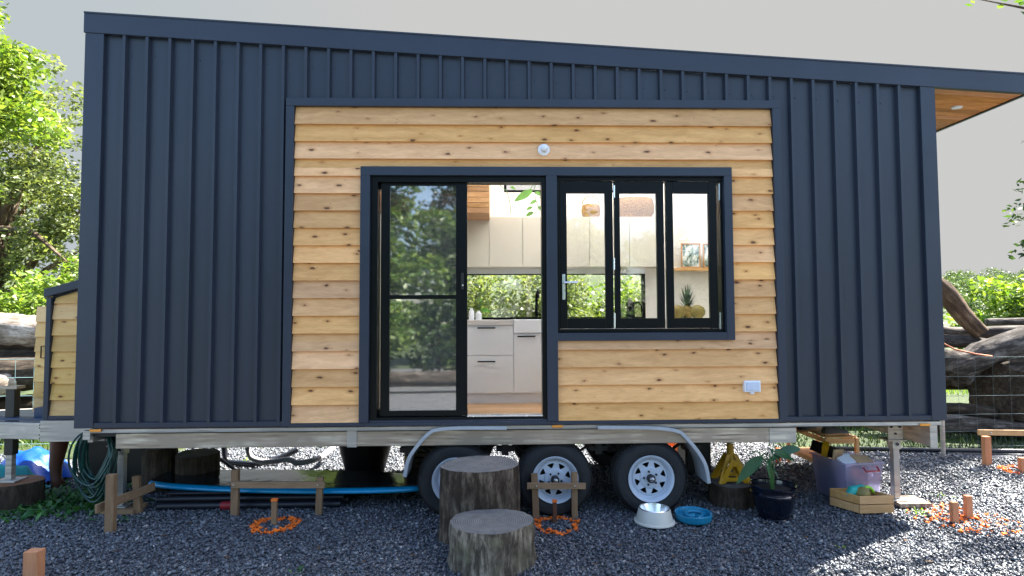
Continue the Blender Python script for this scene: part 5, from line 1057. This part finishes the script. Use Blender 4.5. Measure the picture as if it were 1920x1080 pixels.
log([PL(1760, 690, 3.6), PL(1795, 700, 3.5), PL(1800, 716, 3.4)], [.24, .22, .12], MT['log'], 'short butt log against the house end below the curved log', gR)
log([PL(1835, 790, 3.6), PL(1850, 730, 3.6), PL(1870, 680, 3.9)], [.14, .17, .15], MT['darkstump'], 'dark upright trunk piece beside the bright gap in the pile', gR)
log([PL(1880, 740, 3.2), PL(1960, 735, 3.6), PL(2060, 720, 4.5)], [.42, .45, .42], MT['darkstump'], 'very thick dark log at the right edge behind the wire fence', gR)
log([PL(1755, 765, 3.4), PL(1810, 768, 3.3), PL(1860, 775, 3.3)], [.08, .09, .1], MT['darkstump'], 'dark low log under the bright gap in the pile', gR)
log([PL(1758, 800, 3.0), PL(1800, 795, 3.0), PL(1900, 806, 2.9), PL(2000, 810, 2.9)], [.10, .12, .11, .09], MT['log'], 'long grey log lying on the ground at the front of the right pile', gR)
log([(4.6, 3.9, .10), (7, 3.8, .12), (10, 4.0, .12)], [.14, .15, .14], MT['darkstump'], 'dark filler log added low behind the right pile in place of shade', gR)  # this and the next log are added to darken sunny gaps
log([(6.6, 4.6, .75), (9, 4.4, .8), (12, 4.6, .8)], [.3, .32, .3], MT['darkstump'], 'thick dark filler log added at the right edge in place of shade', gR)
q = MB(); q.tube([PL(1762, 640, 3.15), PL(1790, 655, 3.1), PL(1830, 664, 3.1), PL(1860, 668, 3.1)], .012, 6); thing_mb(q, 'rope', MT['rope'], 'orange rope draped over the thick curved grey log', 'rope', smooth=2)
log([PL(-260, 600, 3.8), PL(-60, 612, 3.8), PL(60, 620, 3.8), PL(134, 626, 3.8)], [.24, .24, .22, .15], MT['logpale'], 'big pale log on top of the left pile', gL)
log([PL(-200, 670, 3.9), PL(0, 668, 3.9), PL(150, 665, 3.9)], [.14, .13, .12], MT['darkstump'], 'dark log just under the big pale log', gL)
log([PL(-200, 720, 3.5), PL(-40, 705, 3.4), PL(60, 700, 3.4), PL(150, 690, 3.5)], [.25, .24, .22, .18], MT['darkstump'], 'thick dark log in the middle of the left pile behind the mesh', gL)
log([PL(-250, 780, 3.6), PL(20, 770, 3.7), PL(190, 760, 3.7)], [.22, .2, .2], MT['darkstump'], 'dark bottom log of the left pile on the grass', gL)
log([PL(-100, 745, 3.1), PL(10, 720, 3.2), PL(28, 700, 3.5)], [.16, .15, .13], MT['logpale'], 'short pale log end poking out at the left frame edge', gL)
# trees
tree('tree', (-9.6, 5.2, 0), 6, (-9.7, 5.2, 5.7), (1.6, 1.6, 2.3), 88, .6, 1300, .075, MT['fol1'], 'bright yellow green leafy tree closest to the left edge', trunk_r=.18)
tree('tree', (-12.2, 9.5, 0), 7, (-12.0, 9.5, 4.6), (3.5, 2.2, 3.5), 190, .46, 950, .075, MT['fol4'], 'tall airy tree behind the left log pile with sky gaps beside the house', trunk_r=.2, nl=16)
tree('shrub', (-8.2, 7.2, 0), 2, (-8.6, 7.2, 1.6), (2.6, 1.1, 1.1), 85, .5, 1000, .075, MT['fol1'], 'dense sunlit shrub above the pale log on the left', 'shrub', trunk_r=.08)
tree('shrub', (-6.3, 6.2, 0), 1.5, (-6.5, 6.2, .7), (1.6, .7, .6), 26, .45, 620, .09, MT['fol3'], 'low dark shrub at the foot of the left log pile', 'shrub', trunk_r=.05)
labs = ['green shrub seen behind the left part of the kitchen window', 'yellow green shrub seen behind the kitchen tap', 'mid green shrub seen through the left bifold pane', 'bright shrub behind the coffee pot in the kitchen window', 'shrub beyond the far end of the kitchen window']
for i, x in enumerate((-3.2, -.9, 1.1, 3.0, 5.0)):
    tree('shrub', (x, 8.4+.5*(i % 2), 0), 2, (x, 8.4+.5*(i % 2), 1.7), (1.35, .9, 1.25), 52, .45, 700, .075, MT[('fol1', 'fol4', 'fol4', 'fol1', 'fol3')[i]], labs[i], 'shrub', trunk_r=.07)
tree('tree', (10.6, 4.6, 0), 6, (10.4, 4.7, 8.3), (1.8, 1.5, 1.2), 36, .42, 700, .06, MT['fol3'], 'tree whose leafy branch tips reach in at the right edge', trunk_r=.16, nl=14, extra=[(P(1922, 392, 3.6), .28), (P(1900, 415, 3.6), .16), (P(1910, 478, 3.5), .12), (P(1945, 455, 3.5), .25), (P(1925, 268, 3.6), .08), (P(1930, 350, 3.6), .2)])
tree('tree', (8.4, 1.0, 0), 6, (7.6, 1.5, 6.1), (.8, 1.0, .6), 14, .42, 380, .055, MT['fol2'], 'tree overhanging the yard with leaves at the top right corner', trunk_r=.07, nl=3, extra=[(P(1832, -2, .8), .10), (P(1860, -12, .8), .15), (P(1895, -4, .8), .13), (P(1925, -10, .8), .2), (P(1990, -20, .8), .35)])
tree('shrub', (13.5, 10, 0), 2, (13.6, 10, 1.5), (1.5, 1.0, 1.0), 34, .6, 420, .12, MT['fol1'], 'bright green bush in front of the hillside at the right edge', 'shrub', trunk_r=.08)
# the garden behind the camera: seen in the glass
for i, x in enumerate((-9.5, -6.6, -3.9, -1.2, 2.6, 6.8, 11)):
    hb = (3.4, 4.4, 4.9, 4.4, 3.2, 2.9, 3.3)[i]
    tree('tree', (x, -14.5-(i % 2)*1.5, 0), 5, (x, -14.5-(i % 2)*1.5, hb*.85), (1.9, 1.4, hb*.86), 60, .8, 300, .15, MT[('fol2', 'fol3')[i % 2]], 'garden tree opposite the house mirrored in the door glass', group='garden trees opposite the house', trunk_r=.16)
for i, (x, y, r) in enumerate(((-5.2, -9.6, 1.3), (-3.2, -9.2, 1.2), (-1.4, -9.7, 1.3), (2.6, -10.2, 1.1), (5.2, -9.8, 1.2))):
    tree('shrub', (x, y, 0), 1.2, (x, y, 1.2), (1.2, .7, 1.15), 40, .45, 420, .10, MT[('fol3', 'fol2')[i % 2]], 'garden shrub opposite the house mirrored low in the door glass', 'shrub', 'garden shrubs opposite the house', trunk_r=.05)
log([(-4.5, -8.2, .25), (-2, -8.0, .3), (.5, -8.3, .28)], [.16, .17, .15], MT['log'], 'grey log lying opposite the house mirrored in the door glass', None)
log([PL(-300, 650, 4.6), PL(0, 655, 4.6), PL(250, 655, 4.6)], [.3, .3, .3], MT['darkstump'], 'thick dark filler log added deep in the left pile in place of shade', gL)  # added to darken the bright gap under the pale log
# weeds
def weed(name, c_, n, L, wd, spread, m, label, kind=None, el=(.3, 1.3)):
    q = MB()
    for k in range(n):
        t_ = random.uniform(0, 6.28); e_ = random.uniform(*el); b = Vector((c_[0]+random.gauss(0, spread), c_[1]+random.gauss(0, spread*.7), 0)); LL = L*random.uniform(.5, 1.2)
        bigleaf(q, b, (math.cos(t_)*math.cos(e_), math.sin(t_)*math.cos(e_), math.sin(e_)), LL, wd*random.uniform(.6, 1.2), .5, 4)
    o = q.build(name, m, None); return tag(o, label, 'weed' if kind is None else 'ground cover', kind=kind)
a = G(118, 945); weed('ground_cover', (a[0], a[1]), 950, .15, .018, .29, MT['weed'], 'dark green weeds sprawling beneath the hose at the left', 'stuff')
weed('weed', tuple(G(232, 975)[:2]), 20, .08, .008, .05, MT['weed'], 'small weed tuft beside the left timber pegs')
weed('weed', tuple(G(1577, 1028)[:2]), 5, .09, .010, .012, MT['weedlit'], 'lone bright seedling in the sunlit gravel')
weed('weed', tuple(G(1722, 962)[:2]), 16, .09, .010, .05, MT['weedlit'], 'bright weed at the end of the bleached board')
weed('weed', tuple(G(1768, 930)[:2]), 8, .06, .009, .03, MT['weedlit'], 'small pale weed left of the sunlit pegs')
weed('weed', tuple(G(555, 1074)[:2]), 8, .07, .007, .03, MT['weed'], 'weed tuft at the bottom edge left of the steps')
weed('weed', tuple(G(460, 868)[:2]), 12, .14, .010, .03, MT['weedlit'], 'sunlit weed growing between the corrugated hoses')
def turf(name, x0, x1, y0, y1, n, L, m, label):
    q_ = rng.uniform(size=(n, 2)); b = np.stack([x0+(x1-x0)*q_[:, 0], y0+(y1-y0)*q_[:, 1], np.zeros(n)], 1); d = rng.normal(scale=.35, size=(n, 3)); d[:, 2] = 1; d *= (L*rng.uniform(.4, 1.2, n))[:, None]
    s_ = rng.normal(size=(n, 3))*np.array([1, 1, 0]); s_ *= .008/np.linalg.norm(s_, axis=1)[:, None]
    V = np.stack([b-s_, b+s_, b+d], 1).reshape(-1, 3); o = npmesh(name, V, np.arange(3*n).reshape(n, 3), m); return tag(o, label, 'grass', kind='stuff')
turf('grass_strip', 3.5, 12, 2.15, 4.6, 7000, .10, foliage('shade_toned_grass', (.012, .03, .010), (.02, .045, .014), (.04, .07, .02), .2), 'rough grass below the right log pile with shade in its colour')  # dark blades: shade by the log pile put into the leaf colour
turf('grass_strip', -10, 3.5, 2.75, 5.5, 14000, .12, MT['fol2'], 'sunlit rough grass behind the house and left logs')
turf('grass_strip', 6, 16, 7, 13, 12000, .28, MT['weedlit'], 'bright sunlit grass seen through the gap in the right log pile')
# fallen leaves
q = MB()
for k, (px, py) in enumerate(((740, 1000), (690, 985), (1310, 1002), (1440, 985), (900, 1040), (300, 1010), (600, 1030), (1260, 1050), (1810, 1000), (1510, 1010), (680, 1060), (420, 1050), (1160, 1030), (1390, 1040), (1700, 1020), (1750, 1060), (210, 1040), (1120, 1065), (350, 985), (780, 1045))):
    q = MB(); a = G(px, py); t_ = random.uniform(0, 6.28); bigleaf(q, (a[0], a[1], .024), (math.cos(t_), math.sin(t_), .1), .055, .014, .2, 4)
    thing_mb(q, 'fallen_leaf', MT['logbrown'], 'small dry brown leaf lying on the grey gravel', 'leaf', 'dry leaves fallen on the gravel')
